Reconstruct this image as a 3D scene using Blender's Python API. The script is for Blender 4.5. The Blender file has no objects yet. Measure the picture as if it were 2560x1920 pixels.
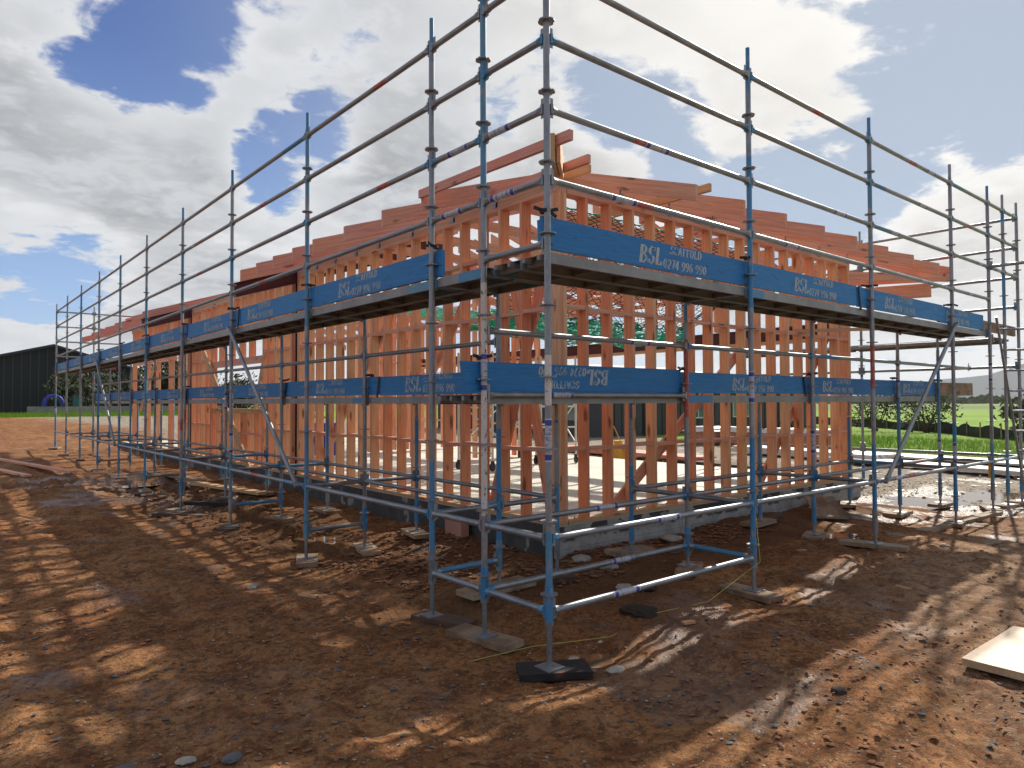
import bpy, math, random
import numpy as np
from mathutils import Vector, Matrix
R = math.radians
random.seed(7)
rnd = random.random
def U(a, b): return a + (b - a) * random.random()
SC = bpy.context.scene
COL = SC.collection

# ---------------------------------------------------------------- camera
CAMP = (-3.31488, -3.58276, 1.82962)
YAW, PITCH, ROLL, FPX = .69516, .02458, -.00367, 1755.47
f = Vector((math.sin(YAW)*math.cos(PITCH), math.cos(YAW)*math.cos(PITCH), math.sin(PITCH)))
r = Vector((math.cos(YAW), -math.sin(YAW), 0)); u = r.cross(f)
r2 = r*math.cos(ROLL) + u*math.sin(ROLL); u2 = -r*math.sin(ROLL) + u*math.cos(ROLL)
cd = bpy.data.cameras.new('camera'); cam = bpy.data.objects.new('camera', cd); COL.objects.link(cam)
M = Matrix((r2, u2, -f)).transposed().to_4x4(); M.translation = Vector(CAMP)
cam.matrix_world = M
cd.sensor_width = 36; cd.sensor_fit = 'HORIZONTAL'; cd.lens = 36*FPX/2560
cd.clip_end = 20000; cd.clip_start = .05
SC.camera = cam

# ---------------------------------------------------------------- world, sun, exposure
SUN = Vector((1.33, .40, 1.0)).normalized()
EL = math.asin(SUN.z); AZ = math.atan2(SUN.x, SUN.y)
sd = bpy.data.lights.new('sun', 'SUN'); sd.energy = 4.9; sd.angle = R(.8); sd.color = (1, .93, .82)
so = bpy.data.objects.new('sun', sd); COL.objects.link(so)
so.rotation_euler = SUN.to_track_quat('Z', 'Y').to_euler(); so.location = (20, 6, 15)
W = bpy.data.worlds.new('World'); SC.world = W; W.use_nodes = True
NT = W.node_tree; NT.nodes.clear()
SC.view_settings.view_transform = 'Standard'; SC.view_settings.look = 'None'
SC.view_settings.exposure = 0.50; SC.view_settings.gamma = 1

class NB:
    """small helper to write node trees"""
    def __init__(s, nt): s.nt = nt
    def n(s, t, **k):
        nd = s.nt.nodes.new(t)
        for a, b in k.items(): setattr(nd, a, b)
        return nd
    def put(s, sock, v):
        if v is None: return
        if hasattr(v, 'is_output') or isinstance(v, bpy.types.NodeSocket): s.nt.links.new(v, sock)
        else:
            try: sock.default_value = v
            except Exception: sock.default_value = tuple(v) + (1,)
    def math(s, op, a, b=None, c=None, clamp=False):
        nd = s.n('ShaderNodeMath', operation=op, use_clamp=clamp)
        s.put(nd.inputs[0], a); s.put(nd.inputs[1], b); s.put(nd.inputs[2], c)
        return nd.outputs[0]
    def vm(s, op, a, b=None, out=0):
        nd = s.n('ShaderNodeVectorMath', operation=op); s.put(nd.inputs[0], a)
        if op == 'SCALE': s.put(nd.inputs[3], b)
        else: s.put(nd.inputs[1], b)
        return nd.outputs[1] if op in ('DOT_PRODUCT', 'LENGTH') else nd.outputs[0]
    def noise(s, v, sc, det=4, rough=.5, dist=0, col=False):
        nd = s.n('ShaderNodeTexNoise'); s.put(nd.inputs['Vector'], v)
        nd.inputs['Scale'].default_value = sc; nd.inputs['Detail'].default_value = det
        nd.inputs['Roughness'].default_value = rough; nd.inputs['Distortion'].default_value = dist
        return nd.outputs[1 if col else 0]
    def vor(s, v, sc, feat='F1', out=0, rand=1):
        nd = s.n('ShaderNodeTexVoronoi', feature=feat); s.put(nd.inputs['Vector'], v)
        nd.inputs['Scale'].default_value = sc; nd.inputs['Randomness'].default_value = rand
        return nd.outputs[out]
    def ramp(s, fac, a, b, lo=0., hi=1.):
        nd = s.n('ShaderNodeMapRange', interpolation_type='SMOOTHSTEP'); s.put(nd.inputs[0], fac)
        nd.inputs[1].default_value = a; nd.inputs[2].default_value = b
        nd.inputs[3].default_value = lo; nd.inputs[4].default_value = hi
        return nd.outputs[0]
    def mix(s, fac, a, b, bt='MIX'):
        nd = s.n('ShaderNodeMix', data_type='RGBA', blend_type=bt)
        s.put(nd.inputs[0], fac); s.put(nd.inputs[6], a); s.put(nd.inputs[7], b)
        return nd.outputs[2]
    def sep(s, v):
        nd = s.n('ShaderNodeSeparateXYZ'); s.put(nd.inputs[0], v); return nd.outputs
    def comb(s, x, y, z):
        nd = s.n('ShaderNodeCombineXYZ'); s.put(nd.inputs[0], x); s.put(nd.inputs[1], y); s.put(nd.inputs[2], z)
        return nd.outputs[0]

b = NB(NT)
sky = b.n('ShaderNodeTexSky', sky_type='NISHITA', sun_disc=False)
sky.sun_elevation = EL; sky.sun_rotation = AZ; sky.altitude = 30; sky.air_density = 1.0; sky.dust_density = .6; sky.ozone_density = 2.5
tc = b.n('ShaderNodeTexCoord'); D = b.vm('NORMALIZE', tc.outputs['Generated'])
dx, dy, dz = b.sep(D)
den = b.math('ADD', b.math('MAXIMUM', dz, 0.0), .16)
cv = b.comb(b.math('DIVIDE', dx, den), b.math('DIVIDE', dy, den), 0)
n1 = b.noise(cv, 1.15, 11, .56, .25)
n2 = b.noise(b.vm('ADD', cv, (7.3, 2.1, 0)), .8, 5, .55)
n3 = b.noise(b.vm('ADD', cv, (1.3, 9.1, 3)), 3.4, 10, .6, .4)
n4 = b.noise(b.vm('ADD', cv, (4.3, 3.1, 5)), 11, 8, .6, .5)
# fair weather cloud field: open blue holes (minus) and thick banks (plus), each a direction in the sky with an angular size
BLOBS = [((0.103,0.898,0.427),0.99694,-0.20), ((0.182,0.883,0.432),0.99513,-0.16), ((0.215,0.878,0.428),0.99783,-0.10), ((0.151,0.906,0.396),0.99878,-0.14), ((0.173,0.910,0.378),0.99915,-0.10), ((0.139,0.927,0.349),0.99878,-0.10), ((0.109,0.938,0.329),0.99915,-0.08), ((0.212,0.905,0.370),0.99915,-0.08), ((0.192,0.929,0.317),0.99915,-0.06), ((0.379,0.796,0.472),0.99878,-0.04), ((0.075,0.985,0.158),0.99661,-0.28), ((0.120,0.979,0.162),0.99726,-0.28), ((0.162,0.974,0.158),0.99834,-0.20), ((0.215,0.958,0.188),0.99878,-0.08), ((0.374,0.865,0.335),0.99661,-0.27), ((0.403,0.846,0.349),0.99878,-0.14), ((0.347,0.889,0.300),0.99834,-0.20), ((0.327,0.902,0.281),0.99878,-0.14), ((0.291,0.932,0.218),0.99915,-0.10), ((0.390,0.846,0.364),0.99946,-0.08), ((0.679,0.636,0.366),0.99834,-0.18), ((0.713,0.601,0.361),0.99591,-0.27), ((0.749,0.546,0.374),0.99783,-0.20), ((0.747,0.583,0.320),0.99591,-0.24), ((0.806,0.502,0.315),0.99429,-0.17), ((0.857,0.430,0.283),0.99429,-0.16), ((0.836,0.488,0.250),0.99661,-0.14), ((0.886,0.391,0.250),0.99726,-0.12), ((0.903,0.323,0.282),0.99783,-0.10), ((0.870,0.300,0.391),0.99591,-0.14), ((0.901,0.264,0.344),0.99726,-0.14), ((0.890,0.234,0.392),0.99429,-0.18), ((0.931,0.238,0.276),0.99878,-0.10), ((0.651,0.642,0.404),0.99958,-0.06), ((0.584,0.723,0.369),0.99931,-0.10), ((0.904,0.389,0.177),0.99783,-0.08), ((0.523,0.724,0.450),0.96434,0.12), ((0.439,0.812,0.384),0.99028,0.08), ((0.196,0.947,0.255),0.98235,0.10), ((0.085,0.955,0.283),0.98235,0.10), ((0.301,0.894,0.333),0.99242,0.06), ((0.673,0.665,0.323),0.99591,0.14), ((0.713,0.618,0.332),0.99931,0.06), ((0.754,0.508,0.416),0.99429,0.08), ((0.803,0.467,0.369),0.99513,0.10), ((0.826,0.362,0.433),0.99591,0.06), ((0.831,0.403,0.384),0.99878,0.05), ((0.772,0.527,0.356),0.99834,0.08), ((0.130,0.984,0.122),0.97922,0.14), ((0.268,0.952,0.149),0.99242,0.10), ((0.428,0.856,0.290),0.99726,0.10), ((0.475,0.815,0.332),0.99513,0.10), ((0.290,0.929,0.232),0.99878,0.06), ((0.931,0.289,0.224),0.99726,0.12), ((0.937,0.258,0.235),0.99878,0.10), ((0.649,0.598,0.471),0.98660,0.10), ((0.068,0.920,0.386),0.99242,0.14), ((0.778,0.511,0.365),0.99726,0.14), ((0.839,0.420,0.346),0.99834,0.09), ((0.867,0.371,0.332),0.99878,0.08), ((0.824,0.461,0.331),0.99878,0.10), ((0.906,0.270,0.327),0.99915,0.08), ((0.907,0.290,0.306),0.99946,0.06), ((0.743,0.564,0.360),0.99915,0.12), ((0.715,0.636,0.293),0.99834,0.14), ((0.675,0.676,0.295),0.99834,0.12), ((0.927,0.334,0.171),0.99726,0.14), ((0.954,0.265,0.142),0.99513,0.14), ((0.915,0.378,0.141),0.99726,0.12)]
bias = None
for (d, cosr, w) in BLOBS:
    dt = b.vm('DOT_PRODUCT', D, d)
    v = b.ramp(dt, 1-(1-cosr)*1.9, 1.0, 0, w*(.62 if w < 0 else .9))
    bias = v if bias is None else b.math('ADD', bias, v)
dens = b.math('ADD', b.math('ADD', b.math('ADD', b.math('MULTIPLY', n1, .85), b.math('MULTIPLY', n3, .65)), b.math('MULTIPLY', n4, .35)), -.398)
if bias is not None: dens = b.math('ADD', dens, bias)
cover = b.ramp(dens, .445, .565)
thick = b.ramp(b.math('ADD', dens, b.math('MULTIPLY', b.math('SUBTRACT', n2, .5), .75)), .50, .80)
sdot = b.vm('DOT_PRODUCT', D, tuple(SUN))
glow = b.ramp(sdot, .78, 1.0, 0, 1)
ccol = b.mix(thick, (.68, .69, .71, 1), (.34, .35, .37, 1))
ccol = b.mix(b.ramp(n3, .35, .65, 0, .5), ccol, (.44, .465, .50, 1))
puff = b.ramp(b.math('ADD', b.math('MULTIPLY', n4, .4), b.math('MULTIPLY', n3, .6)), .42, .60)
ccol = b.mix(b.math('MULTIPLY', puff, .42), ccol, (.74, .75, .77, 1))
ccol = b.mix(b.math('MULTIPLY', glow, .6), ccol, (1.05, 1.0, .92, 1))
skyc = b.vm('SCALE', sky.outputs[0], .105)
skyc = b.mix(.7, skyc, b.mix(b.ramp(dz, 0, .5), (.25, .45, .80, 1), (.015, .075, .33, 1)))
hz = b.ramp(sdot, .55, 1.0, 0, .85)
skyc = b.mix(hz, skyc, (.40, .47, .56, 1))
tot = b.mix(cover, skyc, ccol)
low = b.ramp(dz, .10, .0, 0, .7)
tot = b.mix(low, tot, (.62, .655, .68, 1))
bg = b.n('ShaderNodeBackground'); b.put(bg.inputs[0], tot); bg.inputs[1].default_value = .82
wo = b.n('ShaderNodeOutputWorld'); NT.links.new(bg.outputs[0], wo.inputs[0])

# ---------------------------------------------------------------- materials
MATS = {}
def mat(name, fn):
    m = bpy.data.materials.new(name); m.use_nodes = True
    nt = m.node_tree; nt.nodes.clear(); q = NB(nt)
    out = q.n('ShaderNodeOutputMaterial'); pb = q.n('ShaderNodeBsdfPrincipled')
    nt.links.new(pb.outputs[0], out.inputs[0])
    d = fn(q) or {}
    for k, v in d.items():
        if k == 'bump': 
            h, st, di = v; bn = q.n('ShaderNodeBump'); q.put(bn.inputs['Height'], h)
            bn.inputs['Strength'].default_value = st; bn.inputs['Distance'].default_value = di
            nt.links.new(bn.outputs[0], pb.inputs['Normal'])
        else: q.put(pb.inputs[k], v)
    MATS[name] = m; return m
def attr(q, nm='gc'):
    a = q.n('ShaderNodeAttribute'); a.attribute_name = nm; return a
def rn(q):
    """per piece random 0..1 stored on the mesh"""
    return attr(q, 'rn').outputs['Fac']

def wood(c1, c2, knot=(.12, .04, .02, 1), dark=None, rough=.62, grain=.55, dirt=0.):
    def fn(q):
        g = attr(q).outputs['Vector']; k = rn(q)
        gs = q.vm('MULTIPLY', g, (1.2, 26, 26))
        n = q.noise(gs, 1.6, 5, .6, .4)
        fine = q.noise(q.vm('MULTIPLY', g, (5, 150, 150)), 1.0, 3, .6)
        base = q.mix(k, c1 + (1,), c2 + (1,))
        base = q.mix(q.ramp(n, .35, .7, 0, grain), base, q.mix(1, base, (.62, .48, .42, 1), 'MULTIPLY'))
        base = q.mix(q.ramp(fine, .3, .7, 0, .28), base, q.mix(1, base, (.7, .6, .55, 1), 'MULTIPLY'))
        kn = q.vor(q.vm('MULTIPLY', g, (1.8, 7, 7)), 1.0, 'F1', 0)
        kn2 = q.noise(g, 2.3, 2)
        km = q.math('MULTIPLY', q.ramp(kn, .24, .10), q.ramp(kn2, .46, .52))
        base = q.mix(q.math('MULTIPLY', km, .8), base, knot)
        blot = q.noise(q.vm('MULTIPLY', g, (1.1, 5, 5)), 1.0, 3)
        base = q.mix(q.ramp(blot, .46, .70, 0, .65), base, q.mix(1, base, (1.15, .78, .62, 1), 'MULTIPLY'))
        if dirt:
            dd = q.noise(g, 3.1, 6, .65)
            base = q.mix(q.ramp(dd, .42, .62, 0, dirt), base, (.13, .075, .04, 1))
        return {'Base Color': base, 'Roughness': rough, 'bump': (n, .25, .004)}
    return fn
mat('stud_timber', wood((.76, .33, .175), (.82, .51, .29)))
mat('pink_timber', wood((.72, .33, .22), (.76, .43, .28)))
mat('plate_timber', wood((.55, .37, .19), (.62, .42, .24), knot=(.2, .1, .05, 1)))
mat('rafter_timber', wood((.70, .255, .205), (.75, .38, .28)))
mat('grey_timber', wood((.30, .235, .16), (.42, .33, .22), knot=(.10, .07, .05, 1), rough=.85, dirt=.75))
mat('dark_timber', wood((.055, .038, .028), (.10, .07, .05), knot=(.02, .01, .01, 1), rough=.9, dirt=.5))
mat('charred_timber', wood((.010, .009, .009), (.02, .017, .015), rough=.8, grain=.3))
mat('pale_ply', wood((.50, .36, .215), (.56, .42, .26), knot=(.35, .2, .1, 1), rough=.6, grain=.3, dirt=.25))

def galv(q, bluef=0.):
    g = attr(q).outputs['Vector']; k = rn(q)
    n = q.noise(q.vm('MULTIPLY', g, (2, 8, 8)), 2.0, 6, .65)
    n2 = q.noise(g, 23, 3, .6)
    c = q.mix(q.ramp(n, .3, .7), (.17, .19, .205, 1), (.33, .35, .365, 1))
    c = q.mix(q.ramp(n2, .5, .7, 0, .5), c, (.32, .34, .35, 1))
    c = q.mix(q.math('MULTIPLY', k, .35), c, (.17, .19, .215, 1))
    ru = q.noise(q.vm('MULTIPLY', g, (3, 20, 20)), 1.3, 6, .7)
    c = q.mix(q.ramp(ru, .60, .72, 0, .65), c, (.16, .085, .045, 1))
    sp = q.noise(g, 5.1, 5, .7)
    c = q.mix(q.ramp(sp, .64, .70, 0, .7), c, (.045, .17, .33, 1))
    return {'Base Color': c, 'Metallic': .55, 'Roughness': q.ramp(n, .3, .7, .34, .5), 'bump': (n2, .12, .002)}
mat('galvanised', galv)
def bluep(q):
    g = attr(q).outputs['Vector']; k = rn(q)
    n = q.noise(q.vm('MULTIPLY', g, (2, 9, 9)), 2.2, 6, .7)
    c = q.mix(k, (.03, .20, .42, 1), (.10, .25, .36, 1))
    c = q.mix(q.ramp(n, .56, .66, 0, .9), c, (.25, .27, .28, 1))
    d = q.noise(g, 9, 5, .7)
    c = q.mix(q.ramp(d, .55, .75, 0, .4), c, (.10, .11, .12, 1))
    return {'Base Color': c, 'Roughness': .5, 'Metallic': .15, 'bump': (n, .15, .002)}
mat('blue_pipe_paint', bluep)
def whitep(q):
    g = attr(q).outputs['Vector']
    n = q.noise(q.vm('MULTIPLY', g, (6, 14, 14)), 3.2, 6, .7)
    c = q.mix(q.ramp(n, .56, .62), (.56, .545, .50, 1), (.07, .065, .06, 1))
    return {'Base Color': c, 'Roughness': .55}
mat('flaking_white_paint', whitep)
def redp(q):
    g = attr(q).outputs['Vector']
    n = q.noise(q.vm('MULTIPLY', g, (4, 20, 20)), 3, 5, .7)
    c = q.mix(q.ramp(n, .48, .62), (.40, .055, .035, 1), (.27, .26, .25, 1))
    return {'Base Color': c, 'Roughness': .5}
mat('red_band_paint', redp)
def boardp(q):
    g = attr(q).outputs['Vector']; k = rn(q)
    n = q.noise(q.vm('MULTIPLY', g, (1.3, 10, 10)), 1.8, 6, .65, .3)
    fine = q.noise(q.vm('MULTIPLY', g, (2.5, 60, 60)), 1.5, 4, .6)
    c = q.mix(k, (.008, .165, .44, 1), (.018, .215, .51, 1))
    c = q.mix(q.ramp(n, .5, .75, 0, .55), c, (.05, .24, .45, 1))
    c = q.mix(q.ramp(fine, .40, .75, 0, .5), c, (.004, .07, .22, 1))
    s = q.noise(q.vm('MULTIPLY', g, (3.5, 12, 12)), 1.7, 7, .75, .8)
    c = q.mix(q.ramp(s, .60, .68, 0, .85), c, (.012, .03, .06, 1))
    s2 = q.noise(q.vm('MULTIPLY', q.vm('ADD', g, (3, 9, 1)), (2, 30, 30)), 1.2, 5, .7)
    c = q.mix(q.ramp(s2, .66, .74, 0, .6), c, (.28, .33, .36, 1))
    return {'Base Color': c, 'Roughness': .62, 'bump': (fine, .3, .003)}
mat('toe_board_paint', boardp)
def letp(q):
    g = attr(q).outputs['Vector']
    n = q.noise(g, 21, 5, .7); n2 = q.noise(g, 3, 3, .6)
    m = q.ramp(q.math('ADD', q.math('MULTIPLY', n, .75), q.math('MULTIPLY', n2, .35)), .52, .68)
    c = q.mix(q.math('MULTIPLY', m, .75), (.40, .46, .47, 1), (.03, .20, .42, 1))
    return {'Base Color': c, 'Roughness': .7}
mat('stencil_paint', letp)
def stickp(q):
    g = attr(q).outputs['Vector']; x, y, z = q.sep(g)
    a = q.math('ABSOLUTE', x)
    end = q.math('MULTIPLY', q.math('GREATER_THAN', a, .085), q.math('LESS_THAN', a, .118))
    st = q.noise(q.vm('MULTIPLY', g, (60, 12, 12)), 1.5, 3, .7)
    tx = q.math('MULTIPLY', q.ramp(st, .53, .6), q.math('LESS_THAN', a, .07))
    c = q.mix(end, (.42, .44, .49, 1), (.03, .05, .28, 1))
    c = q.mix(q.math('MULTIPLY', tx, .7), c, (.05, .06, .16, 1))
    w = q.noise(g, 9, 4, .7)
    c = q.mix(q.ramp(w, .56, .66, 0, .8), c, (.28, .29, .30, 1))
    return {'Base Color': c, 'Roughness': .4}
mat('label_sticker', stickp)
def simple(c, rough=.6, metal=0, var=.25, sc=6):
    def fn(q):
        g = attr(q).outputs['Vector']; n = q.noise(g, sc, 5, .6)
        cc = q.mix(q.ramp(n, .3, .7, 0, var), c + (1,), q.mix(1, c + (1,), (.55, .52, .5, 1), 'MULTIPLY'))
        return {'Base Color': cc, 'Roughness': rough, 'Metallic': metal, 'bump': (n, .1, .004)}
    return fn
mat('steel_deck', simple((.27, .28, .28), .5, .35, .6, 5))
mat('deck_under', simple((.17, .16, .145), .7, .2, .6, 5))
mat('maroon_steel', simple((.085, .018, .022), .5, .1, .4, 3))
mat('black_rubber', simple((.012, .012, .013), .6))
mat('white_metal', simple((.62, .60, .54), .5, .1, .25, 5))
mat('black_cladding', simple((.010, .012, .018), .7, 0, .4, .8))
mat('dark_grey_cladding', simple((.045, .05, .058), .6, 0, .25, 2))
mat('pale_roofing', simple((.46, .46, .45), .6, 0, .2, .5))
mat('dark_roofing', simple((.02, .021, .035), .5, .0, .2, .5))
mat('white_paint', simple((.72, .72, .70), .5, 0, .15, 4))
mat('window_glass', lambda q: {'Base Color': (.18, .24, .27, 1), 'Roughness': .05, 'Metallic': .4})
mat('blue_plastic', simple((.012, .02, .33), .4, 0, .2, 3))
mat('teal_plastic', simple((.01, .10, .10), .5))
mat('yellow_plastic', simple((.65, .36, .02), .5))
mat('grey_concrete', simple((.27, .265, .245), .85, 0, .5, 3))
mat('green_net', simple((.03, .52, .34), .6, 0, .3, 3))
mat('black_net', simple((.012, .05, .04), .7, 0, .2, 3))
mat('stone', simple((.36, .33, .27), .85, 0, .6, 9))
mat('dark_stone', simple((.10, .10, .105), .8, 0, .5, 9))
mat('pink_brick', simple((.52, .26, .18), .85, 0, .5, 3))
mat('pale_pipe', simple((.62, .60, .55), .5, 0, .3, 2))
mat('bark', simple((.09, .065, .045), .9, 0, .5, 4))
mat('yellow_cord', simple((.55, .50, .08), .5))
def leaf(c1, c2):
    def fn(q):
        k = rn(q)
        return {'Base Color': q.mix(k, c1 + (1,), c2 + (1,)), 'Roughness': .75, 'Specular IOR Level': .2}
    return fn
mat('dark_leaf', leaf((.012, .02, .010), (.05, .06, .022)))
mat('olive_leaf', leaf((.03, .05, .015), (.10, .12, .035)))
mat('grass_blade', leaf((.13, .27, .012), (.28, .44, .035)))
def blockwork(q):
    g = attr(q).outputs['Vector']; n = q.noise(g, 4, 6, .65); n2 = q.noise(g, 30, 3)
    c = q.mix(q.ramp(n, .3, .7), (.25, .24, .215, 1), (.43, .42, .38, 1))
    gx = q.vm('MULTIPLY', g, (1, 1, 1))
    br = q.n('ShaderNodeTexBrick'); q.put(br.inputs['Vector'], g)
    br.inputs['Scale'].default_value = 1; br.inputs['Brick Width'].default_value = .4; br.inputs['Row Height'].default_value = .1
    br.inputs['Mortar Size'].default_value = .004
    c = q.mix(q.math('MULTIPLY', br.outputs['Fac'], .5), c, (.13, .12, .11, 1))
    t = q.math('MULTIPLY', q.ramp(q.noise(q.vm('MULTIPLY', g, (1, 1.2, 1)), 3.2, 4, .6), .50, .53), q.ramp(q.sep(g)[1], .26, .30))
    c = q.mix(t, c, (.055, .055, .055, 1))
    x, y, z = q.sep(g)
    sp = q.ramp(q.math('SUBTRACT', q.math('MULTIPLY', n, .25), y), -.03, .05, 0, .6)
    c = q.mix(sp, c, (.15, .085, .045, 1))
    return {'Base Color': c, 'Roughness': .85, 'bump': (n2, .2, .004)}
mat('blockwork', blockwork)
def tanked(q):
    g = attr(q).outputs['Vector']; n = q.noise(g, 4, 6, .65); n2 = q.noise(g, 30, 3)
    c = q.mix(q.ramp(n, .3, .7), (.035, .035, .037, 1), (.075, .072, .068, 1))
    t = q.ramp(q.noise(q.vm('MULTIPLY', g, (1, .5, 1)), 1.7, 4, .6), .60, .62)
    c = q.mix(t, c, (.24, .235, .215, 1))
    return {'Base Color': c, 'Roughness': .7, 'bump': (n2, .2, .004)}
mat('tanked_blockwork', tanked)
def slabm(q):
    t = q.n('ShaderNodeTexCoord').outputs['Object']
    n = q.noise(t, .8, 6, .6); n2 = q.noise(t, 14, 4, .6)
    c = q.mix(q.ramp(n, .3, .7), (.50, .475, .40, 1), (.62, .60, .52, 1))
    c = q.mix(q.ramp(n2, .55, .75, 0, .4), c, (.36, .33, .28, 1))
    return {'Base Color': c, 'Roughness': q.ramp(n, .4, .6, .5, .75), 'bump': (n2, .1, .003)}
mat('slab_concrete', slabm)
def groundm(q):
    t = q.n('ShaderNodeTexCoord').outputs['Object']; x, y, z = q.sep(t)
    big = q.noise(t, .55, 6, .6, .4); mid = q.noise(t, 2.6, 8, .65, .3); fine = q.noise(t, 17, 8, .7); grit = q.noise(t, 75, 4, .7)
    stretch = q.noise(q.vm('MULTIPLY', t, (1.3, 3.1, 1)), 3.0, 6, .6, 1.2)
    mud = q.mix(q.ramp(big, .35, .65), (.30, .118, .042, 1), (.42, .205, .085, 1))
    mud = q.mix(q.ramp(mid, .42, .62), mud, (.19, .070, .027, 1))
    mud = q.mix(q.ramp(stretch, .52, .68, 0, .6), mud, (.39, .235, .11, 1))
    mud = q.mix(q.ramp(fine, .44, .62, 0, .8), mud, (.085, .043, .023, 1))
    mud = q.mix(q.ramp(q.noise(q.vm('ADD', t, (4, 7, 0)), 6, 6, .7, .5), .52, .66, 0, .6), mud, (.38, .19, .075, 1))
    sp = q.noise(t, 48, 5, .75)
    mud = q.mix(q.ramp(sp, .54, .64, 0, .5), mud, (.075, .04, .025, 1))
    mud = q.mix(q.ramp(sp, .44, .36, 0, .55), mud, (.46, .28, .14, 1))
    sp2 = q.noise(t, 150, 3, .7)
    mud = q.mix(q.ramp(sp2, .58, .68, 0, .6), mud, (.05, .035, .03, 1))
    pv = q.vor(t, 34, 'F1', 0); pc = q.vor(t, 34, 'F1', 1); sel = q.noise(t, 1.3, 4, .6)
    pr = q.math('ADD', .30, q.math('MULTIPLY', sel, -.30))
    pm = q.math('MULTIPLY', q.ramp(pv, .30, .20), q.math('GREATER_THAN', q.math('ADD', q.sep(pc)[0], q.math('MULTIPLY', sel, .45)), .98))
    mud = q.mix(pm, mud, q.mix(q.sep(pc)[1], (.08, .08, .085, 1), (.42, .38, .31, 1)))
    # red mud on the left, gravel yard beyond the scaffold end and behind the slab
    gr = q.ramp(q.math('ADD', q.math('ADD', x, q.math('MULTIPLY', y, .18)), q.math('MULTIPLY', q.math('SUBTRACT', big, .5), 5)), 8.6, 10.6)
    gv = q.vor(t, 15, 'F1', 1); gd = q.vor(t, 15, 'F1', 0)
    grav = q.mix(q.sep(gv)[0], (.16, .14, .115, 1), (.40, .35, .28, 1))
    grav = q.mix(q.ramp(mid, .45, .65, 0, .75), grav, (.33, .24, .15, 1))
    c = q.mix(gr, mud, grav)
    # bleached gravelly track at the right foreground
    tr = q.ramp(q.math('ADD', q.math('SUBTRACT', x, q.math('MULTIPLY', y, 1.15)), q.math('MULTIPLY', q.math('SUBTRACT', mid, .5), 3.2)), 3.0, 5.2, 0, .55)
    tr = q.math('MULTIPLY', tr, q.ramp(y, .2, -.9))
    c = q.mix(tr, c, q.mix(q.sep(gv)[1], (.17, .10, .065, 1), (.43, .31, .20, 1)))
    # pasture
    en = q.math('MULTIPLY', q.math('SUBTRACT', big, .5), 9)
    g1 = q.ramp(q.math('ADD', q.math('ADD', x, q.math('MULTIPLY', y, -.12)), q.math('MULTIPLY', en, .25)), 19.6, 20.4)
    g2 = q.math('MULTIPLY', q.ramp(q.math('ADD', y, en), 43, 49), q.ramp(q.noise(t, .5, 5, .7), .36, .5, .35, 1))
    gm = q.math('MAXIMUM', g1, g2)
    fy = q.ramp(q.noise(t, .12, 4), .35, .65)
    grass = q.mix(fy, (.17, .29, .03, 1), (.25, .36, .05, 1))
    grass = q.mix(q.ramp(q.noise(t, 5, 5, .7), .4, .7, 0, .5), grass, (.08, .18, .012, 1))
    far = q.ramp(q.vm('LENGTH', t), 90, 170)
    grass = q.mix(far, grass, q.mix(q.ramp(q.noise(q.vm('MULTIPLY', t, (1, 1, 1)), .012, 4), .4, .6), (.12, .20, .045, 1), (.20, .22, .09, 1)))
    c = q.mix(gm, c, grass)
    # dark churned soil along the trench and the footings
    def blob(cx, cy, rx, ry):
        u_ = q.math('DIVIDE', q.math('SUBTRACT', x, cx), rx); v_ = q.math('DIVIDE', q.math('SUBTRACT', y, cy), ry)
        return q.math('ADD', q.math('MULTIPLY', u_, u_), q.math('MULTIPLY', v_, v_))
    bl = q.math('MINIMUM', q.math('MINIMUM', blob(.5, 9.5, 1.2, 6), blob(1.6, 2.2, 1.2, 2.0)), blob(4.5, 1.5, 5.5, .75))
    dk = q.ramp(q.math('ADD', bl, q.math('MULTIPLY', q.math('SUBTRACT', mid, .5), 1.4)), 1.15, .6, 0, .62)
    c = q.mix(dk, c, q.mix(fine, (.06, .032, .018, 1), (.17, .09, .04, 1)))
    # wetness: patches everywhere, a soaked runnel from the corner jack to the lower right
    wn = q.noise(t, .9, 5, .6, .6)
    seep = q.ramp(q.math('MINIMUM', blob(.75, -.6, .8, 1.5), blob(1.0, .1, 1.0, .45)), 1.1, .3, 0, .16)
    seep = q.math('ADD', seep, q.ramp(q.math('MINIMUM', blob(.2, 12, 2.2, 4), blob(9.5, .8, 3.5, 1.5)), 1.1, .3, 0, .14))
    wet = q.ramp(q.math('ADD', wn, seep), .56, .68)
    wetr = q.math('MULTIPLY', wet, q.math('SUBTRACT', 1.0, gm))
    c = q.mix(q.math('MULTIPLY', wetr, .55), c, q.mix(1, c, (.5, .45, .42, 1), 'MULTIPLY'))
    rg = q.math('SUBTRACT', .92, q.math('MULTIPLY', wetr, .60))
    h = q.math('ADD', q.math('ADD', q.math('MULTIPLY', mid, .5), q.math('MULTIPLY', fine, .4)), q.math('ADD', q.math('MULTIPLY', grit, .2), q.math('MULTIPLY', pm, .1)))
    h = q.math('ADD', h, q.math('MULTIPLY', q.math('MULTIPLY', gr, gd), -.35))
    return {'Base Color': c, 'Roughness': rg, 'bump': (h, 1.0, .075), 'Specular IOR Level': q.math('ADD', .10, q.math('MULTIPLY', wetr, .38))}
mat('ground_earth', groundm)
def waterm(q):
    t = q.n('ShaderNodeTexCoord').outputs['Object']; n = q.noise(t, 7, 3, .5)
    return {'Base Color': (.13, .075, .035, 1), 'Roughness': .04, 'IOR': 1.33, 'Specular IOR Level': 1.0, 'bump': (n, .06, .01)}
mat('puddle_water', waterm)
mat('hill_bush', simple((.07, .10, .085), .9, 0, .3, .01))
mat('far_scrub', leaf((.08, .10, .05), (.16, .17, .09)))

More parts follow.
